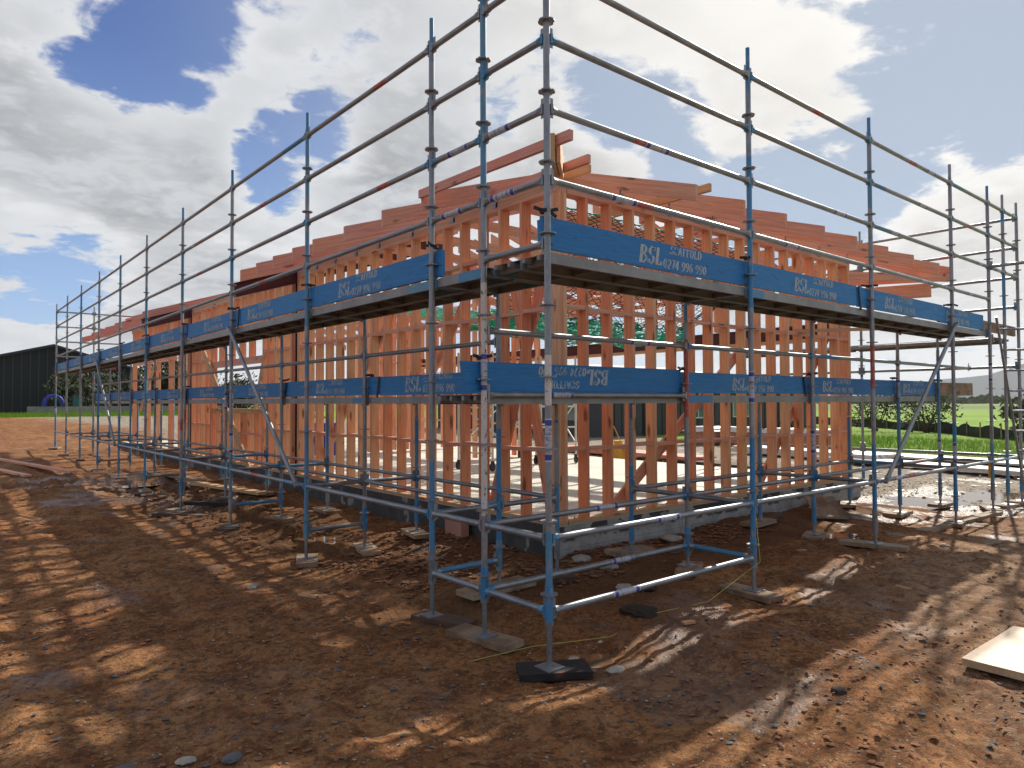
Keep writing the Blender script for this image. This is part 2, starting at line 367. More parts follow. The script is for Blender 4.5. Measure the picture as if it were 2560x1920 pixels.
# ---------------------------------------------------------------- mesh building helpers
class MB:
    def __init__(s): s.v = []; s.f = []; s.g = []; s.k = []; s.m = []; s.sm = []
    def _add(s, vs, fs, gs, k, m, smooth=False):
        o = len(s.v); s.v += vs; s.g += gs; s.k += [k]*len(vs)
        for q in fs: s.f.append(tuple(i+o for i in q)); s.m.append(m); s.sm.append(smooth)
    def box(s, p0, p1, w, h, up=(0, 0, 1), m=0, k=None, sk=0, off=None):
        """bar from p0 to p1, w wide sideways, h high along up; centred"""
        p0 = Vector(p0); p1 = Vector(p1); d = p1-p0; L = d.length; d.normalize()
        up = Vector(up); side = d.cross(up)
        if side.length < 1e-6: side = d.cross(Vector((1, 0, 0)))
        side.normalize(); up = side.cross(d).normalized()
        k = rnd() if k is None else k; o = (U(0, 60), U(0, 9), U(0, 9)) if off is None else off
        vs = []; gs = []
        for t in (0, 1):
            for a, c in ((-1, -1), (1, -1), (1, 1), (-1, 1)):
                e = d*(sk*c if t == 0 else 0)
                vs.append(p0 + d*(L*t) + side*(a*w/2) + up*(c*h/2) + e)
                gs.append((L*t+o[0], a*w/2+o[1], c*h/2+o[2]))
        s._add(vs, [(3, 2, 1, 0), (4, 5, 6, 7), (0, 1, 5, 4), (1, 2, 6, 5), (2, 3, 7, 6), (3, 0, 4, 7)], gs, k, m)
        return s
    def aabb(s, x0, y0, z0, x1, y1, z1, m=0, k=None, ax=None):
        dims = (x1-x0, y1-y0, z1-z0)
        if ax is None: ax = dims.index(max(dims))
        k = rnd() if k is None else k; o = (U(0, 60), U(0, 9), U(0, 9)); vs = []; gs = []
        for x, y, z in ((x0, y0, z0), (x1, y0, z0), (x1, y1, z0), (x0, y1, z0), (x0, y0, z1), (x1, y0, z1), (x1, y1, z1), (x0, y1, z1)):
            vs.append(Vector((x, y, z))); c = (x, y, z); gs.append((c[ax]+o[0], c[(ax+1) % 3]+o[1], c[(ax+2) % 3]+o[2]))
        s._add(vs, [(3, 2, 1, 0), (4, 5, 6, 7), (0, 1, 5, 4), (1, 2, 6, 5), (2, 3, 7, 6), (3, 0, 4, 7)], gs, k, m)
        return s
    def tube(s, p0, p1, r0, r1=None, n=12, m=0, k=None, cap=True, go=None, smooth=True):
        r1 = r0 if r1 is None else r1
        p0 = Vector(p0); p1 = Vector(p1); d = p1-p0; L = d.length; d.normalize()
        a = d.orthogonal().normalized(); c = d.cross(a)
        k = rnd() if k is None else k; o = U(0, 60) if go is None else go
        vs = []; gs = []
        for t, rr in ((0, r0), (1, r1)):
            for i in range(n):
                th = 2*math.pi*i/n; q = a*math.cos(th)+c*math.sin(th)
                vs.append(p0+d*(L*t)+q*rr); gs.append((L*t+o, math.cos(th)*rr, math.sin(th)*rr))
        s._add(vs, [(i, (i+1) % n, n+(i+1) % n, n+i) for i in range(n)], gs, k, m, smooth)
        if cap:
            s._add(vs[:n], [tuple(range(n-1, -1, -1))], gs[:n], k, m); s._add(vs[n:], [tuple(range(n))], gs[n:], k, m)
        return s
    def poly(s, pts, faces, m=0, k=None, smooth=False, gs=None):
        k = rnd() if k is None else k
        vs = [Vector(p) for p in pts]
        s._add(vs, faces, gs or [tuple(p) for p in vs], k, m, smooth); return s
    def prism(s, base, d, m=0, k=None):
        """extrude polygon (list of points) by vector d"""
        n = len(base); d = Vector(d); B = [Vector(p) for p in base]; T = [p+d for p in B]
        return s.poly(B+T, [tuple(range(n-1, -1, -1)), tuple(range(n, 2*n))]+[(i, (i+1) % n, n+(i+1) % n, n+i) for i in range(n)], m, k)
    def build(s, name, mats, parent=None, origin=None):
        me = bpy.data.meshes.new(name)
        if parent is not None and origin is None: o = Vector((0, 0, 0)); off = wloc(parent)
        elif origin is not None: o = Vector(origin); off = o
        else: o = Vector((0, 0, 0)); off = o
        n = len(s.v); co = np.array([tuple(v) for v in s.v], dtype=np.float32)-np.array(tuple(off), dtype=np.float32)
        me.from_pydata(co.tolist(), [], s.f)
        if isinstance(mats, str): mats = [mats]
        for q in mats: me.materials.append(MATS[q])
        if len(mats) > 1: me.polygons.foreach_set('material_index', s.m)
        if any(s.sm): me.polygons.foreach_set('use_smooth', s.sm)
        at = me.attributes.new('gc', 'FLOAT_VECTOR', 'POINT'); at.data.foreach_set('vector', np.array([tuple(v) for v in s.g], dtype=np.float32).ravel())
        at = me.attributes.new('rn', 'FLOAT', 'POINT'); at.data.foreach_set('value', np.array(s.k, dtype=np.float32))
        me.update()
        ob = bpy.data.objects.new(name, me); COL.objects.link(ob)
        if parent is not None:
            ob.parent = parent
            if origin is not None: ob.location = o-wloc(parent)
        elif origin is not None: ob.location = o
        return ob
def wloc(o):
    p = Vector(o.location)
    while o.parent: o = o.parent; p += Vector(o.location)
    return p
def empty(name, loc): 
    e = bpy.data.objects.new(name, None); e.location = loc; COL.objects.link(e); e.empty_display_size = .2; return e
def tag(o, label=None, cat=None, group=None, kind=None):
    if label: o['label'] = label
    if cat: o['category'] = cat
    if group: o['group'] = group
    if kind: o['kind'] = kind
    return o
class Parts:
    """collects one kind of part of one thing: the 100 nearest become parts of their own, the rest one stuff part"""
    def __init__(s, name, mats, parent, lim=100): s.n = name; s.mats = mats; s.p = parent; s.l = []; s.lim = lim
    def add(s, mb, subs=()): s.l.append((mb, subs)); return mb
    def done(s):
        cp = Vector(CAMP)
        s.l.sort(key=lambda t: (t[0].v[0]-cp).length)
        for mb, subs in s.l[:s.lim]:
            ob = mb.build(s.n, s.mats, s.p)
            for nm, m2, mt in subs: m2.build(nm, mt, ob)
        rest = s.l[s.lim:]
        if rest:
            a = MB()
            for mb, _ in rest:
                o = len(a.v); a.v += mb.v; a.g += mb.g; a.k += mb.k; a.m += mb.m; a.sm += mb.sm
                a.f += [tuple(i+o for i in q) for q in mb.f]
            tag(a.build(s.n, s.mats, s.p), kind='stuff')

# ---------------------------------------------------------------- ground
BASES = [(0, 0, .0), (0, .73, .03), (0, 1.46, .02), (0, 4.03, .06), (0, 6.6, .08), (0, 9.11, .03), (0, 11.65, .12), (0, 14.1, .18), (0, 16.61, .17), (0, 19.29, .25),
         (0, 21.82, .27), (0, 24.15, .36), (2.57, 0, .08), (5.14, 0, .17), (7.71, 0, .14), (9.28, 0, .17), (10.01, 0, .15), (10.74, 0, .14),
         (.73, 1.46, .15), (.73, 4.03, .09), (.73, 6.6, .13), (.73, 9.11, .17), (2.57, .73, .18), (5.14, .73, .17), (7.71, .73, .18), (9.28, .73, .17),
         (1.46, 4.03, .2), (1.46, 6.6, .18), (1.46, 9.11, .2), (2.57, 1.46, .23), (5.14, 1.46, .25), (7.71, 1.46, .24), (1.46, 1.46, .16), (1.46, 11.65, .22), (1.46, 14.1, .24)]
CTRL = [(x, y, z-.05) for x, y, z in BASES] + [(-3, -3, .02), (-6, 0, .05), (0, -3, -.02), (4, -4, .0), (8, -4, .06), (-3, 3, .04), (-3, 8, .1), (-5, 14, .2), (-4, 24, .35), (14, 0, .1), (14, 8, .12), (20, 4, .1), (20, 16, .15), (12, 24, .2), (-10, -10, 0), (4, 32, .5), (-12, 34, .5)]
CT = np.array(CTRL)
def vnoise(x, y, seed):
    xi = np.floor(x).astype(np.int64); yi = np.floor(y).astype(np.int64); fx = x-xi; fy = y-yi
    fx = fx*fx*(3-2*fx); fy = fy*fy*(3-2*fy)
    def h(a, c):
        n = (a*374761393 + c*668265263 + seed*1442695041) & 0xffffffff
        n = ((n ^ (n >> 13))*1274126177) & 0xffffffff
        return ((n ^ (n >> 16)) & 0xffff)/65535.
    return (h(xi, yi)*(1-fx)+h(xi+1, yi)*fx)*(1-fy)+(h(xi, yi+1)*(1-fx)+h(xi+1, yi+1)*fx)*fy
def base_h(x, y):
    x = np.asarray(x, float); y = np.asarray(y, float)
    num = np.zeros_like(x); de = np.zeros_like(x)
    for cx, cy, cz in CT:
        d2 = (x-cx)**2+(y-cy)**2; w = 1/(d2+.12)**1.6
        num += w*cz; de += w
    z = num/de
    t_ = np.clip((y-25)/25, 0, 1); z += .80*t_*t_*(3-2*t_)*np.clip((26-x)/12, 0, 1)*np.clip((4000-y)/3000, 0, 1)
    return z
def gh(x, y):
    x = np.asarray(x, float); y = np.asarray(y, float); z = base_h(x, y)
    dist = np.hypot(x-CAMP[0], y-CAMP[1]); fade = np.clip((60-dist)/40, 0, 1)
    z = z + fade*(.05*(vnoise(x*.7, y*.7, 1)-.5)+.04*(vnoise(x*2.1, y*2.1, 2)-.5)+.030*(vnoise(x*5.5, y*5.5, 3)-.5)+.019*(vnoise(x*13, y*13, 4)-.5)+.015*(vnoise(x*27, y*27, 9)-.5))
    # wheel tracks: pairs of shallow ruts with lug prints
    for (x0, k_, w_) in ((-1.75, -.02, .17), (-3.15, -.02, .17)):
        c_ = x-(x0+k_*y+.12*np.sin(y*.35)); z = z - fade*.030*np.exp(-(c_/w_)**4)*(.7+.45*np.sin(y*19+np.sign(c_)*np.abs(c_)*14)) + fade*.014*np.exp(-((np.abs(c_)-.24)/.07)**2)
    for (k_, b0, w_) in ((.62, -2.35, .15), (.62, -3.55, .15)):
        c_ = (y-(b0+k_*(x-1)))*.85; s_ = x*1.18; m_ = np.clip((x+1.5)/1.5, 0, 1)*np.clip((7-x)/2, 0, 1)
        z = z - fade*m_*(.026*np.exp(-(c_/w_)**4)*(.7+.45*np.sin(s_*19+np.abs(c_)*14)) - .012*np.exp(-((np.abs(c_)-.21)/.06)**2))
    # churned clods along the left trench and by the foundation
    def ridge(cx, cy, rx, ry): return np.exp(-((x-cx)/rx)**2-((y-cy)/ry)**2)
    ch = ridge(.45, 9.5, .7, 4.5)+ridge(.4, 2.9, .35, .6)+ridge(-1.0, 15, 1.2, 3)+.7*ridge(.35, 5.4, .4, .8)+.6*ridge(1.75, 1.9, .5, .4)+.5*ridge(3.5, 1.75, 1.5, .25)
    z = z + np.clip(ch, 0, 1)*(.16*(vnoise(x*4, y*4, 5)-.45)+.10*(vnoise(x*9, y*9, 6)-.45)+.05*(vnoise(x*22, y*22, 7)-.5))
    # hollows that hold water
    for (cx, cy, rr, dp) in POOLS: z = z - dp*np.exp(-(((x-cx)**2+(y-cy)**2)/(rr*rr)))
    return z
POOLS = [(.42, 11.6, .85, .13), (.1, 13.2, .6, .10), (-1.5, 13.5, .5, .06), (.62, 5.15, .38, .10), (-.35, 9.2, .35, .07), (.42, .02, .16, .03), (.74, .26, .14, .03), (.17, 1.5, .16, .05), (11.5, .75, .9, .08), (9.6, 1.15, .7, .07), (5.5, .75, .35, .04)]
def gz(x, y): return float(gh(np.array([x]), np.array([y]))[0])
def axis(lo, hi, st, far, n):
    a = np.arange(lo, hi+1e-6, st); k = np.arange(1, n+1); g = (far/4.)**(k/n)*4-4+st*k
    return np.concatenate([(lo-g)[::-1], a, hi+g])
xs = axis(-4.2, 10.5, .045, 6000, 70); ys = axis(-3.6, 13.0, .045, 6000, 80)
X, Y = np.meshgrid(xs, ys); Z = gh(X.ravel(), Y.ravel())
nx, ny = len(xs), len(ys)
me = bpy.data.meshes.new('ground'); me.vertices.add(nx*ny); me.vertices.foreach_set('co', np.stack([X.ravel(), Y.ravel(), Z], 1).astype(np.float32).ravel())
I = (np.arange(ny-1)[:, None]*nx+np.arange(nx-1)[None, :]).ravel(); Q = np.stack([I, I+1, I+1+nx, I+nx], 1).astype(np.int32)
me.loops.add(Q.size); me.polygons.add(len(Q)); me.loops.foreach_set('vertex_index', Q.ravel())
me.polygons.foreach_set('loop_start', np.arange(0, Q.size, 4, dtype=np.int32)); me.polygons.foreach_set('loop_total', np.full(len(Q), 4, dtype=np.int32))
me.polygons.foreach_set('use_smooth', np.ones(len(Q), dtype=bool)); me.materials.append(MATS['ground_earth']); me.update(calc_edges=True)
go = bpy.data.objects.new('ground', me); COL.objects.link(go); tag(go, kind='structure')
# puddles: water lying in the hollows
for (cx, cy, rr, dp) in POOLS:
    a = MB(); lvl = float(base_h(np.array([cx]), np.array([cy]))[0]) - dp*.42
    n = 28; pts = [(cx, cy, lvl)]
    for i in range(n): th = 2*math.pi*i/n; pts.append((cx+math.cos(th)*rr*1.15, cy+math.sin(th)*rr*1.15, lvl))
    a.poly(pts, [(0, 1+i, 1+(i+1) % n) for i in range(n)])
    tag(a.build('puddle', 'puddle_water'), kind='structure')

# distant hills
def hill(name, pts, y0):
    a = MB(); n = len(pts); V = []; F = []
    for (x, y, h) in pts: V += [(x, y, -5), (x, y, h), (x*1.25, y*1.25, h*.6-5)]
    for i in range(n-1): o = 3*i; F += [(o, o+3, o+4, o+1), (o+1, o+4, o+5, o+2)]
    a.poly(V, F, smooth=True); tag(a.build(name, 'hill_bush'), kind='structure')
hp = []
for i in range(60):
    th = -12+i*1.4; d = 4200
    h = 175*math.exp(-((th-12.5)/4.2)**2)+50*math.exp(-((th-19)/4)**2)+25+14*math.sin(th*.35)+9*math.sin(th*1.1)
    hp.append((math.cos(R(th))*d, math.sin(R(th))*d, h*(1 if th < 30 else max(.25, 1-(th-30)/20))))
hill('hills', hp, 0)
# ================================================================ SCAFFOLD
LT = .0242
scaf = tag(empty('scaffold', (0, 0, 0)), 'long two-lift tube scaffold wrapping the corner of the timber frame, with blue lettered toe boards', 'scaffold')
ros_me = None
def rosette_mesh():
    a = MB(); n = 24; pts = []
    for z in (-.005, .005):
        for i in range(n):
            th = 2*math.pi*i/n; rr = .060 if (i % 6) in (0, 1, 5, 2, 4) else .051
            pts.append((math.cos(th)*rr, math.sin(th)*rr, z))
    a.poly(pts, [tuple(range(n-1, -1, -1)), tuple(range(n, 2*n))]+[(i, (i+1) % n, n+(i+1) % n, n+i) for i in range(n)])
    return a
STD = {}
def standard(x, y, base, top, white=False, zs=None, style=None):
    lean = (U(-.006, .006), U(-.006, .006))
    a = MB(); st = style or random.choice(['g', 'g', 'b', 'gb', 'g', 'bg'])
    def P(z): return Vector((x, y, z))
    g0 = U(0, 60)
    # jack: base plate, threaded spindle, nut
    a.box(P(base+.004)-Vector((.075, 0, 0)), P(base+.004)+Vector((.075, 0, 0)), .15, .008, m=0)
    a.tube(P(base+.008), P(.30), .018, n=10, m=0, go=g0)
    z = base+.03
    while z < .27 and (x+3)**2+(y+3)**2 < 30: a.tube(P(z), P(z+.005), .0205, n=10, m=0, cap=False); z += .011
    a.tube(P(.285), P(.315), .032, n=8, m=0)
    a.tube(P(.315), P(.56), .0295, n=14, m=1 if rnd() < .7 else 0, go=g0)       # base collar
    segs = []
    z0 = .56
    if white: segs = [(.56, .95, 0), (.95, 2.75, 2), (2.75, 3.5, 0), (3.5, top, 1)] if white == 1 else [(.56, .93, 1), (.93, 1.8, 0), (1.8, 2.15, 2), (2.15, top, 0)]
    else:
        zz = .56; lowblue = rnd() < .8
        while zz < top-.3:
            ln = U(.35, 1.1); m = 1 if (zz < .9 and lowblue) or rnd() < (.24 if 'b' in st else .07) else 0
            if rnd() < .06 and zz > 1: m = 3; ln = U(.12, .3)
            segs.append((zz, min(zz+ln, top-.27), m)); zz += ln
        segs.append((top-.27, top-.24, 0))
    for (q0, q1, m) in segs:
        if q1 > q0+.001: a.tube(P(q0), P(q1), LT, n=14, m=m, go=g0, cap=False)
    a.tube(P(segs[-1][1]), P(top-.22), LT, .019, n=14, m=1 if rnd() < .3 else 0, cap=False)
    a.tube(P(top-.22), P(top), .019, n=12, m=1 if rnd() < .3 else 0)              # spigot
    if top > 3 and not white: 
        zj = 2.62; a.tube(P(zj-.07), P(zj+.07), .0265, n=14, m=0)
    ob = a.build('standard', ['galvanised', 'blue_pipe_paint', 'flaking_white_paint', 'red_band_paint'], scaf)
    global ros_me
    z = .38
    while z < top-.1:
        if ros_me is None:
            ros = rosette_mesh().build('rosette', 'galvanised', ob, origin=(x, y, z)); ros_me = ros.data
            ros.location = Vector((x, y, z))
        else:
            ros = bpy.data.objects.new('rosette', ros_me); COL.objects.link(ros); ros.parent = ob; ros.location = (x, y, z)
        ros.rotation_euler = (0, 0, U(0, 1.5)); z += .5
    if rnd() < .4 and top > 2: sticker(ob, (x, y, U(1.0, 2.3) if top > 2 else 1.1), (0, 0, 1))
    STD[(x, y)] = ob
    return ob
def sticker(parent, c, d, L=.30):
    a = MB(); c = Vector(c); d = Vector(d).normalized(); s = L/.3
    a.tube(c-d*L/2, c+d*L/2, .0252, n=14, cap=False, go=-L/2); 
    for i in range(len(a.g)): a.g[i] = (a.g[i][0]/s*.85, a.g[i][1]+c.y*3, a.g[i][2]+c.x*3)
    a.build('sticker', 'label_sticker', parent)
GR = Parts('guardrail', ['galvanised', 'blue_pipe_paint', 'red_band_paint'], scaf)
LG = Parts('ledger', ['galvanised', 'blue_pipe_paint', 'red_band_paint'], scaf)
TR = Parts('transom', ['galvanised', 'blue_pipe_paint', 'red_band_paint'], scaf)
def rail(coll, p0, p1, stick=None):
    a = MB(); p0 = Vector(p0); p1 = Vector(p1); d = (p1-p0).normalized(); L = (p1-p0).length
    g0 = U(0, 60); e0 = p0+d*.075; e1 = p1-d*.075; Lt = (e1-e0).length
    cuts = [0]; ms = []
    if Lt < 1: ms = [random.choice([0, 0, 0, 0, 0, 1])]; cuts = [0, Lt]
    else:
        m0 = 1 if rnd() < .12 else 0
        c1 = U(.15, .7); ms = [1 if rnd() < .18 else 0, 0, 0]; cuts = [0, c1, Lt-U(.15, .8), Lt]
        if rnd() < .35:
            rp = U(c1+.1, Lt-1.0) if Lt > 2 else c1+.1; cuts = [0, c1, rp, rp+.22, Lt]; ms = [ms[0], 0, 2, 0]
    for i, m in enumerate(ms): a.tube(e0+d*cuts[i], e0+d*cuts[i+1], LT, n=14, m=m, go=g0, cap=False)
    up = Vector((0, 0, 1))
    hb = 1 if rnd() < .3 else 0
    for p, s in ((p0, 1), (p1, -1)):
        q = p+d*s*.030; w = p+d*s*.085
        a.tube(q+d*s*.012, w, .031, .0275, n=8, m=hb, smooth=False)                       # cast head
        a.box(q-up*.034, q+up*.034, .05, .022, up=d, m=hb)
        a.box(q+d*s*.012-up*.055, q+d*s*.012+up*.085, .006, .032, up=d, m=0)               # wedge
    subs = []
    if stick is None: stick = rnd() < .2 and L > 1
    if stick:
        c = p0+d*U(.25, .75)*L; sa = MB(); SL = .30
        sa.tube(c-d*SL/2, c+d*SL/2, .0254, n=14, cap=False, go=-SL/2)
        sa.g = [(q[0]*.85, q[1]+c.y*3, q[2]+c.x*3+c.z) for q in sa.g]
        subs.append(('sticker', sa, 'label_sticker'))
    coll.add(a, subs)

LY = [1.46, 4.03, 6.6, 9.11, 11.65, 14.10, 16.61, 19.29, 21.82, 24.15]
bd = {(a_, b_): c_ for a_, b_, c_ in BASES}
TOP = 5.14
standard(0, 0, bd[(0, 0)], 6.1, white=2); standard(0, .73, bd[(0, .73)], 6.1, white=1)
for y in LY: standard(0, y, bd[(0, y)], TOP, style='b' if y in (1.46, 4.03) else None)
RX = [2.57, 5.14, 7.71, 9.28, 10.01, 10.74]
for x in RX: standard(x, 0, bd[(x, 0)], TOP, style='b' if x < 8 else 'g')
for y in LY[:9]:
    standard(.73, y, bd.get((.73, y), gz(.73, y)+.045), 2.86)
    standard(1.46, y, bd.get((1.46, y), gz(1.46, y)+.045), 1.86)
for x in RX[:4]: standard(x, .73, bd[(x, .73)], 2.86)
for x in RX[:3]: standard(x, 1.46, bd[(x, 1.46)], 1.86)
ols = [0, .73]+LY
for i in range(len(ols)-1):
    y0, y1 = ols[i], ols[i+1]
    for z in (3.38, 3.88, 4.38, 4.88): rail(GR, (0, y0, z), (0, y1, z), stick=True if (i < 2 and z < 4) else None)
    rail(LG, (0, y0, .88), (0, y1, .88))
    if i < 2: rail(LG, (0, y0, .38), (0, y1, .38))
rail(LG, (0, 0, 2.93), (0, .73, 2.93))
for i in range(len(LY)-2):
    y0, y1 = LY[i], LY[i+1]
    rail(LG, (.73, y0, .88), (.73, y1, .88)); rail(GR, (.73, y0, 2.38), (.73, y1, 2.38)); rail(LG, (1.46, y0, .88), (1.46, y1, .88))
for i, y in enumerate(LY):
    rail(TR, (0, y, 2.84), (.73, y, 2.84))
    if i < 9:
        rail(TR, (0, y, .88), (.73, y, .88)); rail(TR, (.73, y, .88), (1.46, y, .88)); rail(TR, (.73, y, 1.84), (1.46, y, 1.84))
    if i in (0, 1, 2, 4, 6): rail(TR, (0, y, .38), (.73, y, .38))
oxs = [0]+RX
for i in range(len(oxs)-1):
    x0, x1 = oxs[i], oxs[i+1]
    for z in (3.38, 3.88, 4.38, 4.88):
        if not (z < 3.5 and i > 3): rail(GR, (x0, 0, z), (x1, 0, z), stick=(z in (3.38, 3.88)) or None)
    if i < 4: rail(LG, (x0, 0, .88), (x1, 0, .88))
rail(LG, (0, 0, .38), (2.57, 0, .38), stick=True)
rail(LG, (0, .73, .38), (2.57, .73, .38), stick=True)
rxs = [0]+RX[:4]
for i in range(4):
    rail(LG, (rxs[i], .73, .88), (rxs[i+1], .73, .88)); rail(GR, (rxs[i], .73, 2.38), (rxs[i+1], .73, 2.38), stick=i == 0)
rail(LG, (0, .73, 1.88), (2.57, .73, 1.88), stick=True)
for i in (1, 2): rail(LG, (rxs[i], 1.46, .88), (rxs[i+1], 1.46, .88))
for i, x in enumerate(RX[:4]):
    rail(TR, (x, 0, 2.84), (x, .73, 2.84)); rail(TR, (x, 0, .88), (x, .73, .88))
    if i < 3: rail(TR, (x, .73, .88), (x, 1.46, .88)); rail(TR, (x, .73, 1.84), (x, 1.46, 1.84))
rail(TR, (2.57, 0, .38), (2.57, .73, .38))
# return leg at the far right end, and the cross rails at the far left end
for y in (2.58, 5.15):
    for x in (9.9, 10.74):
        standard(x, y, gz(x, y)+.045, 5.14 if x > 10 else 2.86)
for y0, y1 in ((0, 2.58), (2.58, 5.15)):
    for z in (3.38, 3.88, 4.38, 4.88): rail(GR, (10.74, y0, z), (10.74, y1, z))
    for z in (.88, 2.38): rail(LG, (10.74, y0, z), (10.74, y1, z))
    if y0 > 0: rail(LG, (9.9, y0, 2.80), (9.9, y1, 2.80))
rail(GR, (9.28, 0, 3.88), (9.28, -1.57, 3.88))
rail(LG, (9.28, 0, .88), (10.74, 0, .88)); rail(LG, (9.28, .73, 2.38), (10.74, .73, 2.38))
rail(LG, (9.9, .1, 2.80), (9.9, 2.58, 2.80)); rail(LG, (10.74, 0, 2.0), (12.5, 0, 2.0))
for z in (3.38, 3.88, 4.38, 4.88): rail(GR, (0, 24.15, z), (1.09, 24.15, z)); rail(GR, (1.09, 24.15, z), (3.66, 24.15, z))
standard(1.09, 24.15, gz(1.09, 24.15)+.04, 5.14); standard(3.66, 24.15, gz(3.66, 24.15)+.04, 5.14)
GR.done(); LG.done(); TR.done()
BR = Parts('diagonal_brace', ['galvanised'], scaf)
def brace(p0, p1):
    a = MB(); a.tube(p0, p1, .0242, n=12, m=0); d = (Vector(p1)-Vector(p0)).normalized()
    for p, s in ((p0, 1), (p1, -1)): a.box(Vector(p)-d*s*.06, Vector(p)+d*s*.07, .05, .03, up=(0, 0, 1)); 
    BR.add(a)
brace((-.05, 6.55, 2.86), (-.05, 4.22, .90)); brace((-.05, 16.6, 2.86), (-.05, 14.3, .90)); brace((7.68, -.05, 2.86), (5.36, -.05, .90))
BR.done()

# steel deck planks, hooked over the transoms: two per bay
DK = Parts('deck_plank', ['steel_deck', 'deck_under', 'blue_pipe_paint'], scaf)
def deck(p0, p1, side, z, w=.32):
    """p0,p1 axis line of the plank (xy), side = unit vector across"""
    a = MB(); k = rnd(); p0 = Vector((*p0, 0)); p1 = Vector((*p1, 0)); s = Vector((*side, 0)); d = (p1-p0).normalized(); Z = Vector((0, 0, 1))
    e0 = p0+d*.03+Z*z; e1 = p1-d*.03+Z*z
    a.box(e0+Z*.036, e1+Z*.036, w-.012, .006, m=1, k=k)
    blue = rnd() < .35; L = (e1-e0).length; b0 = U(.2, .5) if blue else 0
    for sg in (-1, 1):
        c = s*(sg*(w/2-.004))
        if blue: a.box(e0+c, e0+c+d*b0, .005, .078, m=2, k=k); a.box(e0+c+d*b0, e1+c, .005, .078, m=0, k=k)
        else: a.box(e0+c, e1+c, .005, .078, m=0, k=k)
        a.box(e0+s*(sg*(w/2-.020))-Z*.037, e1+s*(sg*(w/2-.020))-Z*.037, .028, .004, m=1, k=k)
        a.box(e0+s*(sg*.06)+Z*.018, e1+s*(sg*.06)+Z*.018, .014, .028, m=1, k=k)
    n = int(L/.42)
    for i in range(n+1):
        q = e0+d*(.05+(L-.1)*i/n)-Z*.005; a.box(q-s*(w/2-.01), q+s*(w/2-.01), .02, .05, m=1, k=k)
    for e, sg in ((e0, 1), (e1, -1)):
        for t in (-.08, .08): a.box(e-d*sg*.05+s*t+Z*.01, e+d*sg*.05+s*t+Z*.01, .03, .035, m=0, k=k)
    DK.add(a)
ZU, ZD = 2.845, 1.845
ols2 = [.73]+LY
for i in range(len(ols2)-1):
    for cx in (.20, .53): deck((cx, ols2[i]+(0 if i else -.0)), (cx, ols2[i+1]), (1, 0), ZU)
rx2 = [0]+RX[:4]
for i in range(4):
    for cy in (.20, .53): deck((rx2[i]+(.04 if i == 0 else 0), cy), (rx2[i+1], cy), (0, 1), ZU)
for i in range(len(LY)-2):
    for cx in (.93, 1.26): deck((cx, LY[i]), (cx, LY[i+1]), (1, 0), ZD)
for i in range(4):
    for cy in (.93, 1.26): deck((rx2[i]-(0 if i else -.02), cy), (rx2[i+1], cy), (0, 1), ZD)
for cx in (10.1, 10.42): deck((cx, .1), (cx, 2.58), (1, 0), 2.80); deck((cx, 2.58), (cx, 5.15), (1, 0), 2.80)
DK.done()

